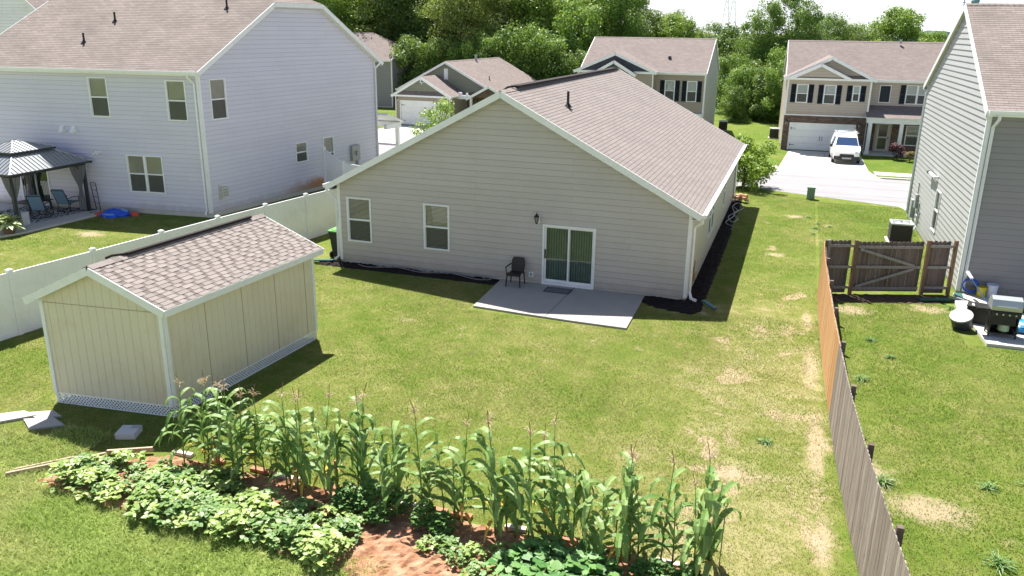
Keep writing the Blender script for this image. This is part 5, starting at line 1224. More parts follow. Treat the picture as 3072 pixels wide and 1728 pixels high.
# ---------------------------------------------------------------- beans, squash, tomatoes
def heart(mb,rnd,c,d,n,L,rd,lobed=False):
    d=d.normalized(); s=d.cross(n).normalized(); 
    if lobed: P=[(0,0),(.2,.45),(.5,.42),(.62,.62),(.85,.3),(1.05,0),(.85,-.3),(.62,-.62),(.5,-.42),(.2,-.45)]
    else: P=[(0,0),(.08,.32),(.35,.42),(.7,.25),(1,0)],[(1,0),(.7,-.25),(.35,-.42),(.08,-.32),(0,0)]
    v=rd.random()
    if lobed:
        mb.poly([c+d*a*L+s*b_*L+n*(-.12*abs(b_)*L) for a,b_ in P]); rnd.append(v)
    else:
        for q in P: mb.poly([c+d*a*L+s*b_*L+n*(.10*abs(b_)*L) for a,b_ in q]); rnd.append(v)
def bean_proto(seed,r,h,n,L,lobed=False,mat=None,name='bean_plant'):
    rd=random.Random(seed); root=empty(name,(0,0,0),'x','x'); mb=MB(); rnd=[]; st=MB()
    for k in range(n):
        a=rd.uniform(0,6.28); q=rd.random()**.6*r; z=h*(1-.55*(q/r)**2)*rd.uniform(.55,1.05); c=Vector((q*math.cos(a),q*math.sin(a),z))
        if k%3==0: st.tube([(0,0,0),(c.x*.5,c.y*.5,z*.75),tuple(c)],.005 if not lobed else .008,4)
        m=3 if not lobed else 1
        for j in range(m):
            b_=a+(j-1)*1.5+rd.uniform(-.4,.4); d=Vector((math.cos(b_),math.sin(b_),rd.uniform(-.55,.25))); nn=Vector((rd.uniform(-.35,.35),rd.uniform(-.35,.35),1)).normalized(); nn=(nn-d.normalized()*nn.dot(d.normalized())).normalized()
            heart(mb,rnd,c,d,nn,L*rd.uniform(.75,1.2),rd,lobed)
    mb.build('foliage',mat,root,rnd=rnd); st.build('stem',plain('green_stem',(.14,.22,.06),.6),root); return root
bp=[bean_proto(i+100,.27+.02*(i%3),.30+.05*(i%3),[40,30,48,36,26,44][i],[.095,.105,.085,.10,.11,.09][i],mat=[LB,LB2][i%2]) for i in range(6)]
LSQ=leaf_mat('leaf_squash',(.06,.19,.04),(.22,.38,.12),.25)
sp_=[bean_proto(i+200,.40,.40,64,.155,True,LSQ,'squash_plant') for i in range(3)]
LTO=leaf_mat('leaf_tomato',(.05,.15,.025),(.18,.32,.08),.25)
tp=[bean_proto(i+300,.32,.62,170,.07,mat=LTO,name='tomato_plant') for i in range(2)]
usedb=set(); rb=random.Random(9)
def put(pr,kind,x,y,s,label,cat,group):
    key=(kind,pr.name); o=pr if key not in usedb else copy_tree(pr); usedb.add(key); scale_loc(o,x,y,.03,rb.uniform(0,6.28),s); tag(o,label,cat,group)
k=0
y=-15.45
for row,(yy,xa,xb) in enumerate(((-14.15,4.3,6.2),(-14.42,3.5,9.1),(-14.72,3.1,9.0),(-15.0,2.8,9.2),(-15.28,3.0,9.2),(-15.5,5.0,8.9))):
    x=xa+rb.uniform(0,.2)
    while x<xb:
        if rb.random()<.94 and not (6.4<x<8.3 and yy>-14.5):
            x_=x+rb.uniform(-.1,.1); y_=yy+rb.uniform(-.12,.12)
            if not (x_<2.9 and y_>-14.5-(2.9-x_)*.8): 
                put(bp[k%6],'b',x_,y_,rb.uniform(.6,1.2)*(.8 if row==0 else 1),'low bean plant with pale heart-shaped leaves in the left part of the vegetable bed','bean plant','bean plants in the vegetable bed')
        x+=rb.uniform(.27,.42); k+=1
for x,y,s in ((12.0,-14.6,1.),(12.6,-14.75,1.1),(13.1,-14.6,1.),(12.4,-15.2,1.15),(11.8,-15.0,.95),(13.0,-15.3,1.1),(11.9,-15.6,1.),(12.7,-15.75,1.1),(13.4,-15.1,.9),(12.2,-14.3,.9),(12.85,-14.3,.9)):
    put(sp_[k%3],'s',x,y,s,'squash plant with large lobed dark green leaves at the right of the vegetable bed','squash plant','squash plants in the vegetable bed'); k+=1
for x,y,s in ((8.9,-14.1,1.),(9.35,-14.0,.85),(9.2,-14.4,.7),(10.0,-14.2,.8),(10.35,-14.3,.75),(8.5,-14.2,.9),(14.1,-14.5,.9),(14.3,-14.9,.9),(13.8,-14.4,.7),(14.5,-14.4,.8)):
    put(tp[k%2],'t',x,y,s,'bushy tomato plant with fine dark leaves behind the beans' if x<11 else 'bushy tomato plant with fine dark leaves at the right end of the bed','tomato plant','tomato plants behind the beans' if x<11 else 'tomato plants at the right end of the bed'); k+=1
for x,y in ((10.3,-14.75),(10.7,-14.7),(11.1,-14.75),(11.3,-15.1),(11.5,-14.5),(10.9,-14.9),(11.2,-15.5),(10.4,-14.55)):
    put(bp[k%6],'b',x,y,.7,'small bean plant beside the bare clay patch in the middle of the bed','bean plant','small bean plants beside the bare clay'); k+=1
# thin stakes and strings of a garden netting
for i,(x,y) in enumerate(((8.3,-13.4),(9.0,-13.4),(10.2,-13.42),(12.6,-13.45),(13.9,-13.5),(14.9,-13.55))):
    mb=MB(); mb.tube([(0,0,0),(.01,0,1.15)],.009,5); o=mb.build('garden_stake',plain('stake_grey',(.20,.19,.17),.6)); o.location=(x,y,0); tag(o,'thin upright stake behind the corn row','garden stake','thin stakes behind the corn row')
for nmb,(a,b_) in enumerate((((5.2,-13.6),(5.2,-13.6)),((7.0,-13.6),(7.0,-13.6)),((7.9,-13.6),(7.9,-13.6)))):
    mb=MB(); mb.box((0,0,.3),(.045,.045,.6)); o=mb.build('wooden_stake',BRK); o.location=(a[0],a[1],0); tag(o,'short reddish wooden stake among the corn stalks','garden stake','short reddish stakes among the corn')
# ---------------------------------------------------------------- neighbour's things by the right house
gr=empty('gas_grill',(21.35,-.1,.09),'gas grill with silver hood and black cart on the neighbour patio, right edge of view','grill')
GX,GY,GZ=21.38,-.05,.09; SILV=plain('silver_hood',(.50,.52,.52),.3,.5,.06,metal=.5)
mb=MB(); pr=[(-.26,.80),(-.27,.92),(-.20,1.10),(.0,1.17),(.20,1.10),(.27,.92),(.26,.80)]
mb.prism([(GX-.38,GY+a,GZ+z) for a,z in pr],(.76,0,0)); mb.tube([(GX-.25,GY-.30,GZ+.93),(GX+.25,GY-.30,GZ+.93)],.014,6); mb.build('hood',SILV,gr)
mb=MB(); mb.box((GX,GY,GZ+.71),(.78,.52,.2)); mb.build('firebox',BLACK,gr)
mb=MB(); mb.prism([(GX-.36,GY-.26,GZ+.64),(GX+.36,GY-.26,GZ+.64),(GX+.36,GY-.30,GZ+.78),(GX-.36,GY-.30,GZ+.78)],(0,.05,0)); cp=mb.build('control_panel',BLACK,gr)
for k in range(4):
    mb=MB(); mb.tube([(GX-.24+.16*k,GY-.29,GZ+.71),(GX-.24+.16*k,GY-.33,GZ+.71)],.025,10); mb.build('knob',SILV,cp)
for s in (-1,1):
    mb=MB(); mb.box((GX+s*.56,GY,GZ+.80),(.34,.46,.035)); mb.build('side_shelf',BLACK,gr)
for sx in (-.34,.34):
    for sy in (-.22,.22):
        mb=MB(); mb.box((GX+sx,GY+sy,GZ+.34),(.04,.04,.60)); mb.build('leg',BLACK,gr)
        mb=MB(); mb.tube([(GX+sx-.015,GY+sy,GZ+.045),(GX+sx+.015,GY+sy,GZ+.045)],.045,10); mb.build('caster',BLACK,gr)
mb=MB(); mb.box((GX,GY,GZ+.12),(.70,.46,.03)); mb.build('bottom_shelf',BLACK,gr)
mb=MB(); mb.box((GX,GY+.22,GZ+.38),(.66,.02,.50)); mb.build('back_panel',BLACK,gr)
for sx in (-.35,.35):
    mb=MB(); mb.box((GX+sx,GY,GZ+.40),(.02,.40,.46)); mb.build('side_panel',BLACK,gr)
mb=MB(); mb.box((GX-.02,GY-.235,GZ+.50),(.60,.02,.24)); mb.build('front_panel',BLACK,gr)
mb=MB(); mb.lathe((GX+.05,GY-.03,GZ+.14),[(.10,0),(.15,.04),(.15,.28),(.08,.36),(.03,.38),(.05,.42)],14); tag(mb.build('gas_tank',plain('tank_pale',(.42,.55,.36),.5,.4),origin=(GX,GY,GZ)),'pale green gas tank inside the grill cart','gas tank')
def bucket(name,label,x,y,z,r,h,mat,tilt=0):
    e=empty(name,(x,y,z),label,'bucket'); mb=MB(); n=18
    mb.tube([(x,y,z),(x,y,z+h)],[r*.85,r],n,cap=False); mb.tube([(x,y,z+.01),(x,y,z+.02)],[r*.84,r*.84],n); mb.tube([(x,y,z+h-.05),(x,y,z+h-.01)],[r*1.05,r*1.05],n,cap=False); mb.build('body',mat,e)
    mb=MB(); mb.tube([(x+r*1.05*math.cos(a),y-.02+.0*a,z+h-.03-r*.7*math.sin(a)) if 0 else (x+r*1.07*math.cos(a),y-r*.55*math.sin(a)-.02,z+h-.03-r*.8*math.sin(a)) for a in [math.pi*k/8 for k in range(9)]],.005,4); mb.build('handle',GALV,e)
    return e
bucket('bucket','yellow bucket against the grey wall of the right house',21.54,3.80,.09,.15,.34,plain('yellow_plastic',(.50,.44,.03),.5,.4))
bucket('bucket','white bucket standing beside the yellow one at the grey wall',21.85,3.9,.09,.17,.42,plain('white_plastic',(.62,.66,.78),.5,.4))
tb=empty('round_tub',(20.45,.42,0),'round dark tub with pale lid tipped on the grass beside the patio','tub')
mb=MB(); mb.tube([(20.52,.50,.02),(20.42,.36,.40)],[.25,.30],22); mb.build('body',plain('tub_dark',(.05,.05,.07),.5),tb)
mb=MB(); mb.tube([(20.42,.36,.40),(20.41,.345,.44)],[.315,.31],22); mb.build('lid',plain('lid_pale',(.40,.40,.42),.5),tb)
mb=MB(); mb.box((20.98,1.0,.34),(.62,.48,.5),rz=-.25); mb.box((20.98,1.0,.60),(.66,.52,.03),rz=-.25); o=mb.build('storage_bin',plain('bin_dark',(.035,.032,.028),.5,.3),origin=(21,.95,.09)); tag(o,'dark lidded storage bin between the tub and the grill','bin')
mb=MB(); mb.box((20.93,.94,.62),(.34,.2,.012),rz=-.25); mb.build('lid_label',WHITE,o)
mw=empty('lawn_mower',(22.1,.6,.09),'bright blue lawn mower behind the grill on the neighbour patio','lawn mower')
mb=MB(); blob(mb,(22.05,.62,.16),(.34,.42,.26),random.Random(3),16,6,.12); mb.box((22.05,.62,.2),(.5,.7,.12)); mb.build('deck',plain('mower_blue',(.02,.22,.50),.35,.5),mw)
for sx in (-.28,.28):
    for sy in (-.3,.3):
        mb=MB(); mb.tube([(22.05+sx-.03,.62+sy,.21),(22.05+sx+.03,.62+sy,.21)],.12,14); mb.build('wheel',BLACK,mw)
mb=MB(); mb.tube([(21.83,.9,.3),(21.78,1.75,.95),(22.3,1.75,.95),(22.27,.9,.3)],.015,6); mb.build('handle',BLACK,mw)
tr=empty('string_trimmer',(21.3,3.3,.09),'blue and white string trimmer leaning across the neighbour patio','trimmer')
mb=MB(); mb.tube([(21.02,3.7,.85),(21.55,2.0,.2)],.016,6); mb.build('shaft',plain('navy_metal',(.02,.05,.15),.4),tr)
mb=MB(); mb.tube([(21.02,3.72,.88),(21.12,3.4,.76)],[.06,.05],8); mb.build('motor_housing',plain('trimmer_white',(.60,.65,.75),.5),tr)
mb=MB(); mb.tube([(21.55,2.0,.2),(21.58,1.9,.12)],[.07,.09],10); mb.build('cutting_head',BLACK,tr)
hr=empty('garden_hose_coil',(21.2,3.95,.09),'blue hose coiled on the neighbour patio at the corner downspout','hose')
mb=MB(); mb.tube([(21.22+.24*math.cos(a),3.92+.10*math.sin(a),.35+.24*math.sin(a)*.8+.004*a) for a in [k*.35 for k in range(58)]],.014,5); mb.build('coil',plain('hose_blue',(.02,.08,.40),.4,.4),hr)
mb=MB(); mb.prism([(20.72,3.30,.02),(21.0,3.30,.02),(21.0,3.85,.06),(20.76,3.85,.06)],(0,0,.06)); tag(mb.build('splash_block',plain('green_splash',(.03,.12,.10),.5),origin=(20.9,3.5,0)),'dark green splash block under the corner downspout of the right house','splash block')
mb=MB(); mb.tube([(19.6,2.75,.06),(20.1,2.9,.09),(20.6,3.1,.08)],.06,10); tag(mb.build('drain_pipe',plain('pipe_green',(.03,.10,.08),.5),origin=(20,2.9,0)),'short dark green drain pipe lying on the grass below the gate','pipe')
# ---------------------------------------------------------------- AC units, transformer
def ac_unit(x,y,z,rz,label,s=1.,h=.72,top=(.55,.58,.60)):
    r=empty('air_conditioner',(x,y,z),label,'air conditioner'); a=.38*s; M=Matrix.Rotation(rz,4,'Z')
    q=lambda p:(M@Vector(p))+Vector((x,y,z))
    mb=MB(); mb.box((x,y,z+.03),(a*2.4,a*2.4,.06),rz=rz); mb.build('pad',CONC,r)
    mb=MB(); mb.box((x,y,z+.06+h/2),(a*1.86,a*1.86,h),rz=rz); n=12
    for k in range(n):
        for sx,sy in ((1,0),(-1,0),(0,1),(0,-1)):
            zz=z+.10+(h-.1)*k/n; c=q((sx*a*.955,sy*a*.955,0)); mb.box((c.x,c.y,zz),(a*1.9 if sx==0 else .02,.02 if sx==0 else a*1.9,.018),rz=rz)
    mb.build('body',plain('ac_dark',(.055,.05,.045),.6,.3,.2),r)
    mb=MB()
    for sx,sy,lx,ly in ((1,0,.08,2*a),(-1,0,.08,2*a),(0,1,2*a-.16,.08),(0,-1,2*a-.16,.08)):
        c=q((sx*(a-.04),sy*(a-.04),0)); mb.box((c.x,c.y,z+.06+h+.03),(lx,ly,.06),rz=rz)
    for R in (.10,.17,.24,.30): mb.tube([q((R*s*math.cos(t),R*s*math.sin(t),.06+h+.055)) for t in [k*math.pi/10 for k in range(21)]],.006,4)
    for k in range(10): t=k*math.pi/5; mb.tube([q((.06*s*math.cos(t),.06*s*math.sin(t),.06+h+.06)),q((a*.95*math.cos(t),a*.95*math.sin(t),.06+h+.05))],.006,4)
    t=.36*s
    mb.build('top_grille',plain('ac_top',top,.4,.4,.05,metal=.2),r)
    mb=MB(); mb.cyl(q((0,0,.06+h*.9)),.26*s,.02,16); mb.build('fan_recess',BLACK,r)
ac_unit(19.75,11.2,0,.02,'air conditioner with pale grey top beside the sunlit wall of the right house',1.12)
ac_unit(13.3,49.9,-.6,.05,'air conditioner on the grass at the left side of the tan house',1.,.75,(.45,.47,.48))
ac_unit(8.6,54.0,-.6,.02,'air conditioner behind the back corner of the brown house',1.,.75,(.45,.47,.48))
te=empty('utility_pedestal',(16.28,19.3,-.0),'green utility pedestal leaning slightly at the edge of the road','utility box')
mb=MB(); mb.prism([(16.08,19.15,-.03),(16.46,19.15,-.03),(16.46,19.5,-.03),(16.08,19.5,-.03)],(.0,.0,.62)); mb.build('body',plain('pedestal_green',(.17,.27,.20),.5,.3,.1),te)
mb=MB(); mb.prism([(16.05,19.12,.59),(16.49,19.12,.59),(16.49,19.53,.63),(16.05,19.53,.63)],(.0,.0,.05)); mb.build('cap',plain('pedestal_light',(.28,.38,.30),.5),te)
pb=empty('brick_pile',(13.0,16.9,.05),'small heap of orange landscaping stones at the far right corner of the beige house','stones')
mb=MB(); rd=random.Random(6)
for k in range(11): mb.box((12.95+rd.uniform(-.25,.3),16.9+rd.uniform(-.3,.35),.10+rd.uniform(0,.28)),(.22,.16,.12),rz=rd.uniform(0,3))
mb.build('stone',plain('orange_stone',(.50,.28,.18),.85,.1,.3,scale=6),pb)
# ---------------------------------------------------------------- van
def van():
    x0,y0,z0=18.60,38.9,-.586; r=empty('white_van',(x0,y0,z0),'small white work van with roof rack parked nose-out on the driveway of the tan house','van'); rz=R_(2)
    M=Matrix.Rotation(rz,4,'Z'); q=lambda p:(M@Vector(p))+Vector((x0,y0,z0))
    VW=plain('van_white',(.80,.80,.80),.25,.5,.03); VD_=plain('van_black_plastic',(.03,.03,.032),.5,.3); VG=plain('van_glass',(.03,.06,.14),.05,.8)
    # side profile (y forward = -y front), stations: y, z_bottom, z_shoulder, z_roof, half-width shoulder, half-width roof
    st=[(-2.22,.42,.72,.80,.62,.55),(-2.12,.30,.82,.92,.80,.70),(-1.75,.26,.98,1.06,.90,.78),(-1.30,.26,1.08,1.14,.92,.82),(-.55,.26,1.14,1.72,.93,.70),(-.15,.26,1.16,1.82,.93,.73),(1.9,.26,1.16,1.84,.93,.76),(2.18,.34,1.16,1.80,.90,.74)]
    mb=MB(); rings=[]
    for (y,zb_,zs,zr_,ws,wr) in st:
        ring=[(-ws*.96,y,zb_),(-ws,y,zb_+.18),(-ws,y,zs),(-wr,y,zr_-.05),(-wr*.85,y,zr_),(wr*.85,y,zr_),(wr,y,zr_-.05),(ws,y,zs),(ws,y,zb_+.18),(ws*.96,y,zb_)]
        rings.append([q(p) for p in ring])
    n=10
    for a,b_ in zip(rings[:-1],rings[1:]):
        for i in range(n): mb.poly([a[i],a[(i+1)%n],b_[(i+1)%n],b_[i]])
    mb.poly(rings[0][::-1]); mb.poly(rings[-1]); o=mb.build('body',VW,r); 
    def pan(nm_,pts,mat,par=r,off=(0,0,.0),th=.012,nrm=None):
        m_=MB(); P=[q(p) for p in pts]; N=(P[1]-P[0]).cross(P[2]-P[1]).normalized() if nrm is None else Vector(nrm); m_.prism([p+N*.004 for p in P],N*th); return m_.build(nm_,mat,par)
    pan('windshield',[(-.76,-1.24,1.17),(.76,-1.24,1.17),(.64,-.62,1.67),(-.64,-.62,1.67)],VG)
    pan('grille',[(-.50,-2.225,.52),(.50,-2.225,.52),(.44,-2.21,.70),(-.44,-2.21,.70)],VD_)
    m_=MB(); m_.prism([q((-.84,-2.10,.28)),q((-.6,-2.26,.28)),q((.6,-2.26,.28)),q((.84,-2.10,.28)),q((.80,-1.9,.28)),q((-.80,-1.9,.28))],(0,0,.26)); bp_=m_.build('bumper',VD_,r)
    m_=MB(); m_.prism([q((-.3,-2.275,.36)),q((.3,-2.275,.36)),q((.3,-2.275,.47)),q((-.3,-2.275,.47))],M@Vector((0,-.008,0))); m_.build('licence_plate_holder',GALV,bp_)
    for s in (-1,1):
        pan('headlight',[(s*.58,-2.17,.74),(s*.84,-2.02,.80),(s*.86,-1.80,.93),(s*.66,-2.05,.86)][::s],plain('headlight_lens',(.45,.47,.48),.1,.8))
        pan('side_window',[(s*.925,-.95,1.14),(s*.925,.15,1.16),(s*.76,.15,1.70),(s*.735,-.48,1.66)][::s],VG)
        m_=MB(); c=q((s*1.02,-.95,1.12)); m_.box(c,(.16,.12,.20),rz=rz); m_.build('side_mirror',VD_,r)
        m_=MB(); c=q((s*.66,.8,1.93)); m_.beam(q((s*.68,-.3,1.93)),q((s*.68,2.0,1.93)),.04,.04)
        for yy in (-.2,.9,1.9): m_.beam(q((s*.68,yy,1.80)),q((s*.68,yy,1.93)),.03,.03,up=(0,1,0))
        m_.build('roof_rail',WHITE,r)
        for yy in (-1.42,1.35):
            m_=MB(); m_.tube([q((s*.76,yy,.32)),q((s*.935,yy,.32))],.32,22); wh=m_.build('wheel',BLACK,r)
            m_=MB(); m_.tube([q((s*.93,yy,.32)),q((s*.945,yy,.32))],.19,14); m_.build('rim',GALV,wh)
    m_=MB()
    for yy in (-.2,.9,1.9): m_.beam(q((-.80,yy,1.96)),q((.80,yy,1.96)),.05,.05,up=(0,0,1))
    m_.box(q((-.35,-.1,2.0)),(.5,.25,.08),rz=rz); m_.tube([q((-.05,-.15,1.98)),q((-.05,-.15,2.10))],.02,6); m_.build('roof_rack',WHITE,r)
van()
leafy_shrub(22.3,40.6,-.6,.75,1.15,1500,.13,LR,'maroon_shrub','dark maroon shrub beside the porch column of the tan house','shrub',seed=21)
leafy_shrub(23.05,39.75,-.6,.48,.75,900,.10,LT,'bronze_shrub','small bronze-green shrub in the bed in front of the porch','shrub',seed=22)
def tuft(x,y,r_,n,name,label,group,seed):
    rd=random.Random(seed); o=empty(name,(x,y,0),label,'weed',group); mb=MB(); rnd=[]
    for k in range(n):
        a=rd.uniform(0,6.28); L=r_*rd.uniform(.6,1.3); el=rd.uniform(.25,1.1); d=Vector((math.cos(a),math.sin(a),0)); c=Vector((x+rd.uniform(-.06,.06),y+rd.uniform(-.06,.06),0)); P=[c+d*L*t*math.cos(el)+Vector((0,0,L*(math.sin(el)*t-.55*t*t)+.02)) for t in (0,.35,.7,1.)]; ribbon(mb,rnd,P,[.006,.009,.007,.001],rd)
    mb.build('foliage',LB,o,rnd=rnd)
for k,(x,y,s) in enumerate(((16.6,13.3,.2),(16.5,12.3,.25),(16.2,14.6,.16),(17.1,12.9,.18),(16.4,11.2,.16))): tuft(x,y,s,40,'grass_clump','coarse grassy weed clump in the side lawn between the two houses','weeds in the side lawn',30+k)
for k,(x,y,s) in enumerate(((17.6,-9.75,.34),(19.2,-11.9,.42),(17.15,-7.6,.3),(18.3,-2.8,.2),(20.3,-9.0,.3),(17.5,-4.6,.28),(17.9,-1.6,.2),(19.5,-9.3,.26))): tuft(x,y,s,60,'grass_clump','coarse grassy weed clump in the lawn beyond the wooden fence','weeds beyond the wooden fence',50+k)
tuft(15.4,-8.9,.22,40,'grass_clump','lone coarse weed clump in the dry lawn left of the wooden fence','weeds left of the wooden fence',70)
tuft(20.5,2.35,.3,50,'grass_clump','pale leafy weed by the corner of the patio below the gate','weed by the gate',71)
# ---------------------------------------------------------------- grass blades
gmat,n=nm('grass_blade'); b=NB(n)
at=b.a('ShaderNodeAttribute',_attribute_name='rnd').outputs['Fac']; at2=b.a('ShaderNodeAttribute',_attribute_name='dry').outputs['Fac']
c=b.mix(at,(.115,.195,.024),(.205,.28,.048)); d=b.mix(at,(.28,.27,.095),(.43,.385,.18)); c=b.mix(at2,c,d)
at3=b.a('ShaderNodeAttribute',_attribute_name='tall').outputs['Fac']; c=b.mix(at3,c,b.mix(at2,b.mix(at,(.24,.36,.07),(.46,.55,.17)),(.58,.54,.26)))
p_=b.a('ShaderNodeBsdfPrincipled'); b.set(p_,'Base Color',c); b.set(p_,'Roughness',.6); b.set(p_,'Specular IOR Level',.25); t_=b.a('ShaderNodeBsdfTranslucent'); b.set(t_,'Color',c); mx=b.a('ShaderNodeMixShader',i0=.42); n.links.new(p_.outputs[0],mx.inputs[1]); n.links.new(t_.outputs[0],mx.inputs[2]); b.out(mx.outputs[0])
def vnoise(x,y,sc_,seed):
    g=np.random.RandomState(seed).rand(64,64); X=x/sc_; Y=y/sc_; xi=np.floor(X).astype(int); yi=np.floor(Y).astype(int); fx=X-xi; fy=Y-yi; fx=fx*fx*(3-2*fx); fy=fy*fy*(3-2*fy)
    G=lambda i,j:g[(xi+i)%64,(yi+j)%64]
    return (G(0,0)*(1-fx)+G(1,0)*fx)*(1-fy)+(G(0,1)*(1-fx)+G(1,1)*fx)*fy
def grass(name,label,regions,dens,h,wd,dryf,lean=.5,seed=1,excl=(),tall=0.):
    rs=np.random.RandomState(seed); XS=[];YS=[]
    for (x0,x1,y0,y1,k) in regions:
        m_=int((x1-x0)*(y1-y0)*dens*k); XS.append(rs.uniform(x0,x1,m_)); YS.append(rs.uniform(y0,y1,m_))
    x=np.concatenate(XS); y=np.concatenate(YS); keep=np.ones(len(x),bool)
    for f in excl: keep&=~f(x,y)
    n1=vnoise(x,y,1.7,seed+5)*.5+vnoise(x,y,.55,seed+6)*.3+vnoise(x,y,.2,seed+7)*.2
    keep&=rs.rand(len(x))<.45+.9*n1
    for (bx,by,br,bs) in BARE: keep&=~((np.hypot(x-bx,(y-by)*bs)/br+(vnoise(x,y,.33,71)-.5)*2.0<.7)&(rs.rand(len(x))<.62))
    x=x[keep];y=y[keep];n1=n1[keep]; N=len(x); a=rs.uniform(0,2*np.pi,N); H_=h*rs.uniform(.5,1.25,N)*(.6+.8*n1); ln=H_*rs.uniform(.2,1.,N)*lean; a2=rs.uniform(0,2*np.pi,N)
    V=np.zeros((N,3,3)); dx=np.cos(a)*wd/2; dy=np.sin(a)*wd/2
    V[:,0,0]=x-dx;V[:,0,1]=y-dy;V[:,1,0]=x+dx;V[:,1,1]=y+dy; V[:,2,0]=x+np.cos(a2)*ln;V[:,2,1]=y+np.sin(a2)*ln;V[:,2,2]=H_
    me=bpy.data.meshes.new(name); me.vertices.add(N*3); me.vertices.foreach_set('co',V.ravel()); me.loops.add(N*3); me.loops.foreach_set('vertex_index',np.arange(N*3,dtype=np.int32)); me.polygons.add(N); me.polygons.foreach_set('loop_start',np.arange(0,N*3,3,dtype=np.int32)); 
    me.update(calc_edges=True); q=me.attributes.new('rnd','FLOAT','FACE'); q.data.foreach_set('value',rs.rand(N).astype(np.float32)); q=me.attributes.new('dry','FLOAT','FACE'); q.data.foreach_set('value',np.clip(dryf(x,y,n1,rs),0,1).astype(np.float32)); q=me.attributes.new('tall','FLOAT','FACE'); q.data.foreach_set('value',np.full(N,tall,np.float32)); me.materials.append(gmat)
    o=bpy.data.objects.new(name,me); COL.objects.link(o); return tag(o,label,'grass',kind='stuff')
fx=lambda y:16.56+.95*(np.clip(2.35-y,0,30)/19.)**2
rect=lambda x0,x1,y0,y1:(lambda x,y:(x>x0)&(x<x1)&(y>y0)&(y<y1))
shedx=lambda x,y:(x>.05)&(x<3.35)&(y>-12.55)&(y<-7.1)
gard=lambda x,y:(y<-13.7+0*x)&(x>2.9)&(y>np.where(x<9.2,-15.6,-17.5))|((x>2.35)&(x<2.9)&(y<-15.3+(x-2.35)*1.3)&(y>-15.45))
sm=lambda t:np.clip(t,0,1)**2*(3-2*np.clip(t,0,1))
yard=lambda x,y:(.24*sm((x-11.0)/4)*sm((3-y)/5)*(x<fx(y))-.22*np.where(y>2.6,sm((x-15.3)/2.),(x>fx(y))*1.))
dry1=lambda x,y,n1,rs:(.30+.85*(vnoise(x,y,2.6,91)-.45)+.8*(vnoise(x,y,.6,92)-.5)+.7*(vnoise(x,y,.23,98)-.5)+yard(x,y)+rs.uniform(-.09,.09,len(x)))
grass('lawn_grass','short mown lawn grass, patchy green and straw, behind the beige house',[(-5,2.9,-15,-13.6,1.),(-5,17.4,-13.6,-.65,1.),(13.1,16.5,-.65,19.4,.55),(9.2,17.6,-17.5,-13.6,1.)],1300,.034,.013,dry1,1.7,1,(lambda x,y:(y<2.4)&(x>fx(y)-.02),shedx,gard,rect(6.3,11.3,-3.25,0),rect(11.1,13.25,-1.3,.2)))
grass('side_lawn_grass','greener lawn grass beyond the wooden fence and along the street side',[(16.5,24,-16.5,2.6,1.),(16.6,20.6,3.2,18.6,.7),(-14,-4.5,-8,3.,.5)],1000,.040,.015,dry1,1.7,2,(lambda x,y:(y<2.4)&(x>0)&(x<fx(y)+.08),rect(20.4,26,-1,4.3),lambda x,y:(x>16.7)&(x<20.6)&(y>1.65+(x-16.7)*.3)&(y<4),rect(-14.6,-13.9,-2,3.5)))
grass('tall_grass','longer light green grass and weeds in the foreground left of the vegetable bed',[(-6,9.9,-20.5,-15.35,1.),(-3.5,2.6,-15.4,-13.4,.7),(15.6,17.2,-17.5,-15.8,.5),(9.3,12.5,-17.6,-16.2,.8)],1500,.11,.018,lambda x,y,n1,rs:.15+.9*(vnoise(x,y,.9,97)-.5)+rs.uniform(-.1,.15,len(x)),1.9,3,(lambda x,y:(x>2.45)&(y>-15.42)&(x<9.3),rect(-1.1,1.2,-14.,-13.2)),tall=1.)
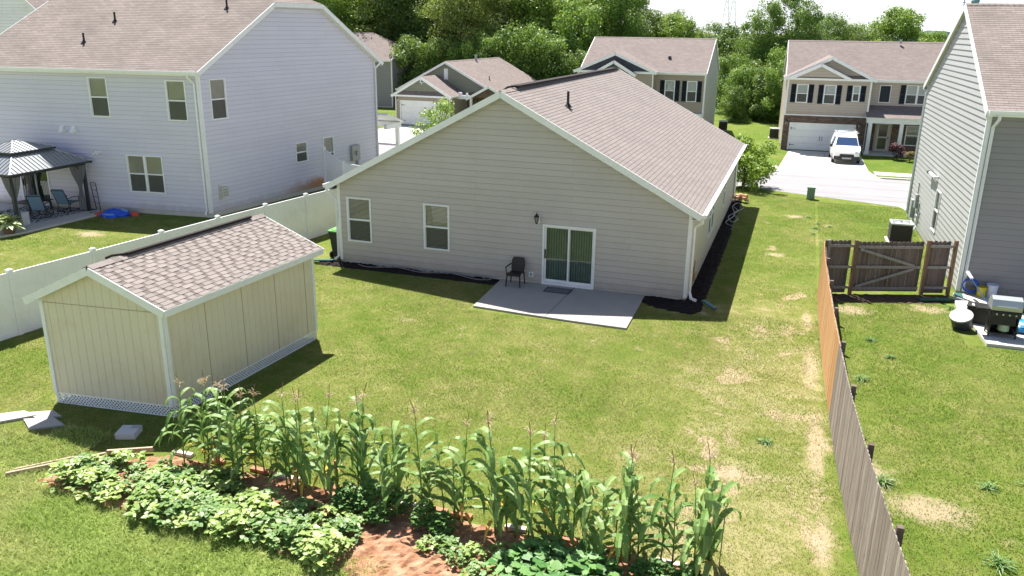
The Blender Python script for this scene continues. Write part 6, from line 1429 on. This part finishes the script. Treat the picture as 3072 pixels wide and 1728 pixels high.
# a few weeds with seed heads at the shade edge
# ---------------------------------------------------------------- trees
BARK=plain('tree_bark',(.10,.075,.055),.95,.1,.3,scale=5)
def tree_proto(seed,H,Rc,nl,size,mat,name='broadleaf_tree',base=.18,shape='round',clumps=46,limbs=9,dens_top=1.):
    rd=random.Random(seed); rs=np.random.RandomState(seed); root=empty(name,(0,0,0),'x','tree')
    tr_=MB(); th=H*(.62 if shape!='pine' else .95); bend=(rd.uniform(-.04,.04)*H,rd.uniform(-.04,.04)*H)
    tp_=lambda t:Vector((bend[0]*t*t,bend[1]*t*t,th*t))
    r0=.016*H+.05
    tr_.tube([tp_(k/6) for k in range(7)],[r0*(1-.8*k/6) for k in range(7)],8)
    cl=[]
    for k in range(clumps):
        t=rd.random(); 
        if shape=='pine': z=base*H+(1-base)*H*t; rmax=Rc*(1-t)**.8*.9+.25; a=rd.uniform(0,6.28); q=rmax*rd.uniform(.25,1.)
        else:
            z=base*H+(1-base)*H*t; u=(t-.45)/.58; rmax=Rc*math.sqrt(max(.04,1-u*u))*(1+.22*math.sin(seed+k*2.4)); a=rd.uniform(0,6.28); q=rmax*rd.uniform(.35,1.0)
        cr_=Rc*rd.uniform(.15,.30)*(1. if shape!='pine' else .8)
        cl.append((q*math.cos(a)+bend[0]*t,q*math.sin(a)+bend[1]*t,z-cr_*.3,cr_))
    for k in range(limbs*2):
        c=cl[k%len(cl)]; t=min(.95,max(base*.8,(c[2]/H)*.75)); p=tp_(t); e=Vector(c[:3]); m_=(p+e)/2+Vector((0,0,-.04*H if shape!='pine' else 0)); tr_.tube([p,m_,e],[r0*.34*(1.1-t),r0*.2*(1.1-t),.02],5)
    tr_.build('trunk',BARK,root)
    for k in range(clumps//2):   # inner fill
        a=rd.uniform(0,6.28); q=rd.random()*.6*Rc*(.5 if shape=='pine' else 1); z=H*(base+.12+(1-base)*.68*rd.random()); cl.append((q*math.cos(a),q*math.sin(a),z,Rc*.3))
    clumps=len(cl)
    per=nl//clumps; N=per*clumps; C=np.repeat(np.array([c[:3] for c in cl]),per,0); Rr=np.repeat(np.array([c[3] for c in cl]),per)
    d=rs.normal(size=(N,3)); d/=np.linalg.norm(d,axis=1)[:,None]; rad=Rr*rs.uniform(.55,1.05,N)**.6
    P=C+d*rad[:,None]*np.array([1,1,.85])+rs.normal(size=(N,3))*size*.55; nrm=d*.8+rs.normal(size=(N,3))*.55+np.array([0,0,.35]); nrm/=np.linalg.norm(nrm,axis=1)[:,None]
    t1=np.cross(nrm,rs.normal(size=(N,3))); t1/=np.linalg.norm(t1,axis=1)[:,None]; t2=np.cross(nrm,t1); L=size*rs.uniform(.6,1.35,N)[:,None]
    V=np.stack([P-t1*L*.5,P+t2*L*.28,P+t1*L*.5,P-t2*L*.28],1)
    me=bpy.data.meshes.new('crown'); me.vertices.add(N*4); me.vertices.foreach_set('co',V.ravel()); me.loops.add(N*4); me.loops.foreach_set('vertex_index',np.arange(N*4,dtype=np.int32)); me.polygons.add(N); me.polygons.foreach_set('loop_start',np.arange(0,N*4,4,dtype=np.int32)); me.update(calc_edges=True)
    q=me.attributes.new('rnd','FLOAT','FACE'); cv=np.repeat(rs.rand(clumps),per); q.data.foreach_set('value',np.clip(.55*cv+.45*rs.rand(N),0,1).astype(np.float32)); me.materials.append(mat)
    o=bpy.data.objects.new('crown',me); COL.objects.link(o); o.parent=root
    return root
T1=leaf_mat('tree_green',(.06,.145,.028),(.22,.36,.075),.38); T2=leaf_mat('tree_dark',(.055,.125,.032),(.19,.30,.08),.35); T3=leaf_mat('tree_yellowgreen',(.11,.23,.03),(.30,.42,.08),.40); T4=leaf_mat('tree_olive',(.085,.15,.035),(.28,.34,.10),.36); TP=leaf_mat('pine_needles',(.05,.075,.03),(.16,.19,.08),.2)
PRO={}
def P_(k):
    if k not in PRO:
        f={'a':lambda:tree_proto(1,17,5.2,26000,.29,T1,clumps=70),'b':lambda:tree_proto(2,15,4.6,24000,.27,T2,base=.12,clumps=66),'c':lambda:tree_proto(3,18,5.6,27000,.29,T4,base=.15,clumps=80),
           'd':lambda:tree_proto(4,13,4.4,22000,.27,T3,clumps=60),'e':lambda:tree_proto(5,19,3.4,18000,.26,TP,'pine_tree',.35,'pine',50,14),'f':lambda:tree_proto(6,8,3.6,18000,.25,T1,base=.03,clumps=50),
           'g':lambda:tree_proto(7,7.,3.2,16000,.24,T2,base=.02,clumps=48),'h':lambda:tree_proto(8,16,4.2,19000,.27,T1,base=.3,clumps=44)}
        PRO[k]=[f[k](),False]
    o,u=PRO[k]; PRO[k][1]=True
    return o if not u else copy_tree(o)
rt=random.Random(31)
KN=dict(a='tall mid-green broadleaf tree',b='dense dark green broadleaf tree',c='tall olive-green broadleaf tree with many clumps',d='bright yellow-green broadleaf tree',e='tall thin dark pine tree',f='low bushy mid-green tree',g='low bushy dark green tree',h='slender tall tree with an open crown')
def place(k,x,y,s,where,group=None,label=None):
    o=P_(k); o.location=(x,y,gz(y)-.1); o.rotation_euler=(0,0,rt.uniform(0,6.28)); o.scale=(s,s,s*rt.uniform(.93,1.1)); lb=label or (KN[k]+' '+where); tag(o,lb,'tree',group or lb)
def px2x(u,y,v=0):  # ray through column u at world y (setup helper: converts measured bearings to map positions)
    a=YAW+math.atan((u-1288)/2060); return 15.345+(y+25.3)*math.tan(a)
# woods behind the street, left to centre
for row,(yy,sc0) in enumerate(((70,1.0),(78,1.08),(88,1.15))):
    x=-75+row*2
    while x<(-9 if row<2 else -7):
        k=rt.choice('aabccdddceh' if row else 'acdcfdheab'); s=sc0*rt.uniform(.85,1.15)
        if k in 'f': s*=1.3
        y=yy+rt.uniform(-3,3)
        if not (x>-10 and row==0): place(k,x,y,s,'in the woods behind the brown and olive houses')
        x+=rt.uniform(3.6,5.2)
# front edge of the woods
x=-62
while x<-6:
    place(rt.choice('fgfg'),x,64+rt.uniform(-2,2)+(x+30)*.0,rt.uniform(.75,1.1),'at the foot of the woods behind the olive-gabled house'); x+=rt.uniform(3.0,4.4)
# between brown and tan house
for k,x,y,s in (('f',9.6,66,.70),('g',11.6,64,.72),('f',13.8,63,.74),('g',10.6,69,.85),('f',12.8,69,.85),('g',15.3,67,.85),('h',10.3,76,.68),('h',13.6,77,.76),('b',15.6,80,.70),('g',17.5,66,.8),('f',7.6,71,.75),('c',12.2,84,.52),('b',8.3,80,.6),('g',9.0,62,.5)):
    place(k,x,y,s,'between the brown house and the tan house')
# behind the brown house (lower, open sky above)
for k,x,y,s in (('a',-6.5,76,.82),('b',-3.5,80,.78),('d',-.5,80,.80),('a',-9.5,82,.95),('c',1.5,86,.50),('b',4.0,84,.60),('g',6.5,82,1.25),('f',9,96,1.0),('d',3.5,98,.60),('c',-3,92,.6)):
    place(k,x,y,s,'behind the brown house roof')
for k,x,y,s in (('d',25.0,84,.86),('d',28.5,81,.66),('b',20.3,88,.66),('c',22.0,92,.54),('a',17.8,86,.60),('c',33.5,96,.42),('b',37,90,.48),('a',41,86,.42),('c',45,80,.45),('f',33,80,.9),('f',20.5,76,.95),('g',23.5,74,1.0),('f',30,76,.9),('g',36,78,.9),('b',48,72,.5)):
    place(k,x,y,s,'behind the tan house roof')
# far treeline
rs_=random.Random(5)
for row in range(4):
    yy=150+row*45; x=-20-row*15
    while x<125+row*40:
        k=rs_.choice('abcdf'); y=yy+rs_.uniform(-14,14); o=P_(k); s=rs_.uniform(.55,.8)*(1.0+.10*row); o.location=(x,y,gz(y)-.3); o.rotation_euler=(0,0,rs_.uniform(0,6.28)); o.scale=(s*1.25,s*1.25,s*.95); tag(o,KN[k]+' in the distant treeline on the right','tree',KN[k]+' in the distant treeline'); x+=rs_.uniform(8,13)
# small street trees
o=tree_proto(61,3.7,1.6,8500,.17,T3,'small_street_tree',.03,clumps=30,limbs=7); o.location=(12.75,21.4,gz(22)-.55 if 0 else gz(22)-.35); tag(o,'small bright green tree at the far right corner of the beige house','tree')
o=tree_proto(62,3.75,1.7,2300,.19,LG,'small_street_tree',.22,clumps=26,limbs=10); o.location=(-7.0,24.2,gz(24)); tag(o,'small yellow-green tree peeking over the left roof slope of the beige house','tree')
o=tree_proto(63,3.9,1.5,2400,.17,T3,'small_street_tree',.2,clumps=22,limbs=8); o.location=(23.9,32.0,gz(32)); tag(o,'small light green tree half hidden behind the corner of the right grey house','tree')
# distant hill, houses, towers
mt,n=nm('far_hill_forest'); b=NB(n); oc=b.a('ShaderNodeTexCoord').outputs['Object']; c=b.ramp(b.noise(oc,.06,5,.7),[(.35,(.03,.055,.07)),(.65,(.06,.095,.10))]); b.out(b.pbsdf(c,.95,.05))  # blue of distant haze painted into the forest colour
def hill(name,x0,x1,y,h,seed):
    rd=random.Random(seed); mb=MB(); n=90; m=8; ph=[rd.uniform(0,6) for _ in range(4)]
    for j in range(m+1):
        for i in range(n+1):
            t=i/n; x=x0+(x1-x0)*t; e=math.sin(math.pi*t)**.6; prof=math.sin(math.pi*j/m); z=-10+(h+10)*e*prof*(.8+.12*math.sin(t*9+ph[0])+.06*math.sin(t*31+ph[1]))+(rd.uniform(-1,1)*h*.05 if 0<j<m else 0)
            mb.v.append((x+rd.uniform(-3,3),y+j*60/m*4,z))
    for j in range(m):
        for i in range(n): a=j*(n+1)+i; mb.f.append((a,a+1,a+n+2,a+n+1)); mb.uv.append([(0,0)]*4); mb.mi.append(0)
    return tag(mb.build(name,mt),kind='structure')
hill('hills',118,430,1150,27,3); hill('hills',-300,700,1000,9,4)
def tower(x,y,h,label):
    r=empty('transmission_tower',(x,y,-6),label,'transmission tower'); ST=plain('steel_pale',(.68,.70,.72),.5,.4); mb=MB(); w0,w1=h*.11,h*.02; z0=-6
    lv=[0,.2,.38,.54,.68,.8,.9,1.0]; ww=lambda t:w0*(1-t)**1.1+w1; th=.0035*h
    for sx,sy in ((-1,-1),(1,-1),(1,1),(-1,1)):
        for a,b_ in zip(lv[:-1],lv[1:]): mb.beam((x+sx*ww(a),y+sy*ww(a),z0+a*h),(x+sx*ww(b_),y+sy*ww(b_),z0+b_*h),th,th)
    for a,b_ in zip(lv[:-1],lv[1:]):
        for (s1,s2) in (((-1,-1),(1,-1)),((1,-1),(1,1)),((1,1),(-1,1)),((-1,1),(-1,-1))):
            mb.beam((x+s1[0]*ww(a),y+s1[1]*ww(a),z0+a*h),(x+s2[0]*ww(b_),y+s2[1]*ww(b_),z0+b_*h),th*.6,th*.6); mb.beam((x+s2[0]*ww(a),y+s2[1]*ww(a),z0+a*h),(x+s1[0]*ww(b_),y+s1[1]*ww(b_),z0+b_*h),th*.6,th*.6)
    mb.build('lattice_body',ST,r)
    for t in (.70,.82,.94):
        a=MB(); L=h*.17; a.beam((x-L,y,z0+t*h),(x+L,y,z0+t*h),th,th); a.beam((x-L,y,z0+t*h),(x,y,z0+(t+.04)*h),th*.7,th*.7); a.beam((x+L,y,z0+t*h),(x,y,z0+(t+.04)*h),th*.7,th*.7); a.build('cross_arm',ST,r)
tower(px2x(1790,520),520,32,'lattice transmission tower, the left one of the pair above the trees'); tower(px2x(1806,560),560,34,'lattice transmission tower, the right one of the pair above the trees')
wt=empty('water_tower',(px2x(2378,1400),1400,0),'distant water tower on a thin stem above the far hill','water tower'); x=px2x(2378,1400)
mb=MB(); mb.tube([(x,1400,-5),(x,1400,48)],[2.2,1.5],10); mb.build('stem',plain('pale_blue_steel',(.35,.42,.46),.5),wt); mb=MB(); mb.lathe((x,1400,46),[(1.5,0),(5,4),(6,7),(5,10),(1,12)],14); mb.build('tank',plain('tank_teal',(.22,.36,.36),.5),wt)
at_=empty('radio_mast',(px2x(2352,1400),1400,0),'thin distant mast beside the water tower on the horizon','mast'); x=px2x(2352,1400)
mb=MB(); mb.tube([(x,1400,-5),(x,1400,56)],[1.3,.7],8); mb.build('pole',plain('pale_blue_steel',(.35,.42,.46),.5),at_); mb=MB(); mb.box((x,1400,55),(9,1,1.2)); mb.box((x,1400,51),(5,1,1)); mb.build('cross_arm',plain('pale_blue_steel',(.35,.42,.46),.5),at_)
for i,(x,y,a,lbl) in enumerate(((10.5,105,6,'distant house with brown roof seen between the trees right of the brown house'),(-4,100,-8,'distant pale house glimpsed through the woods above the beige ridge'))):
    H=house('distant_house',lbl,(x,y),ang(a),ang(a+90),12,9,gz(y),3.8,6.4,'U',dict(f=TAN,r=GREYS,b=TAN,l=TAN),SH_FAR); finish(H)
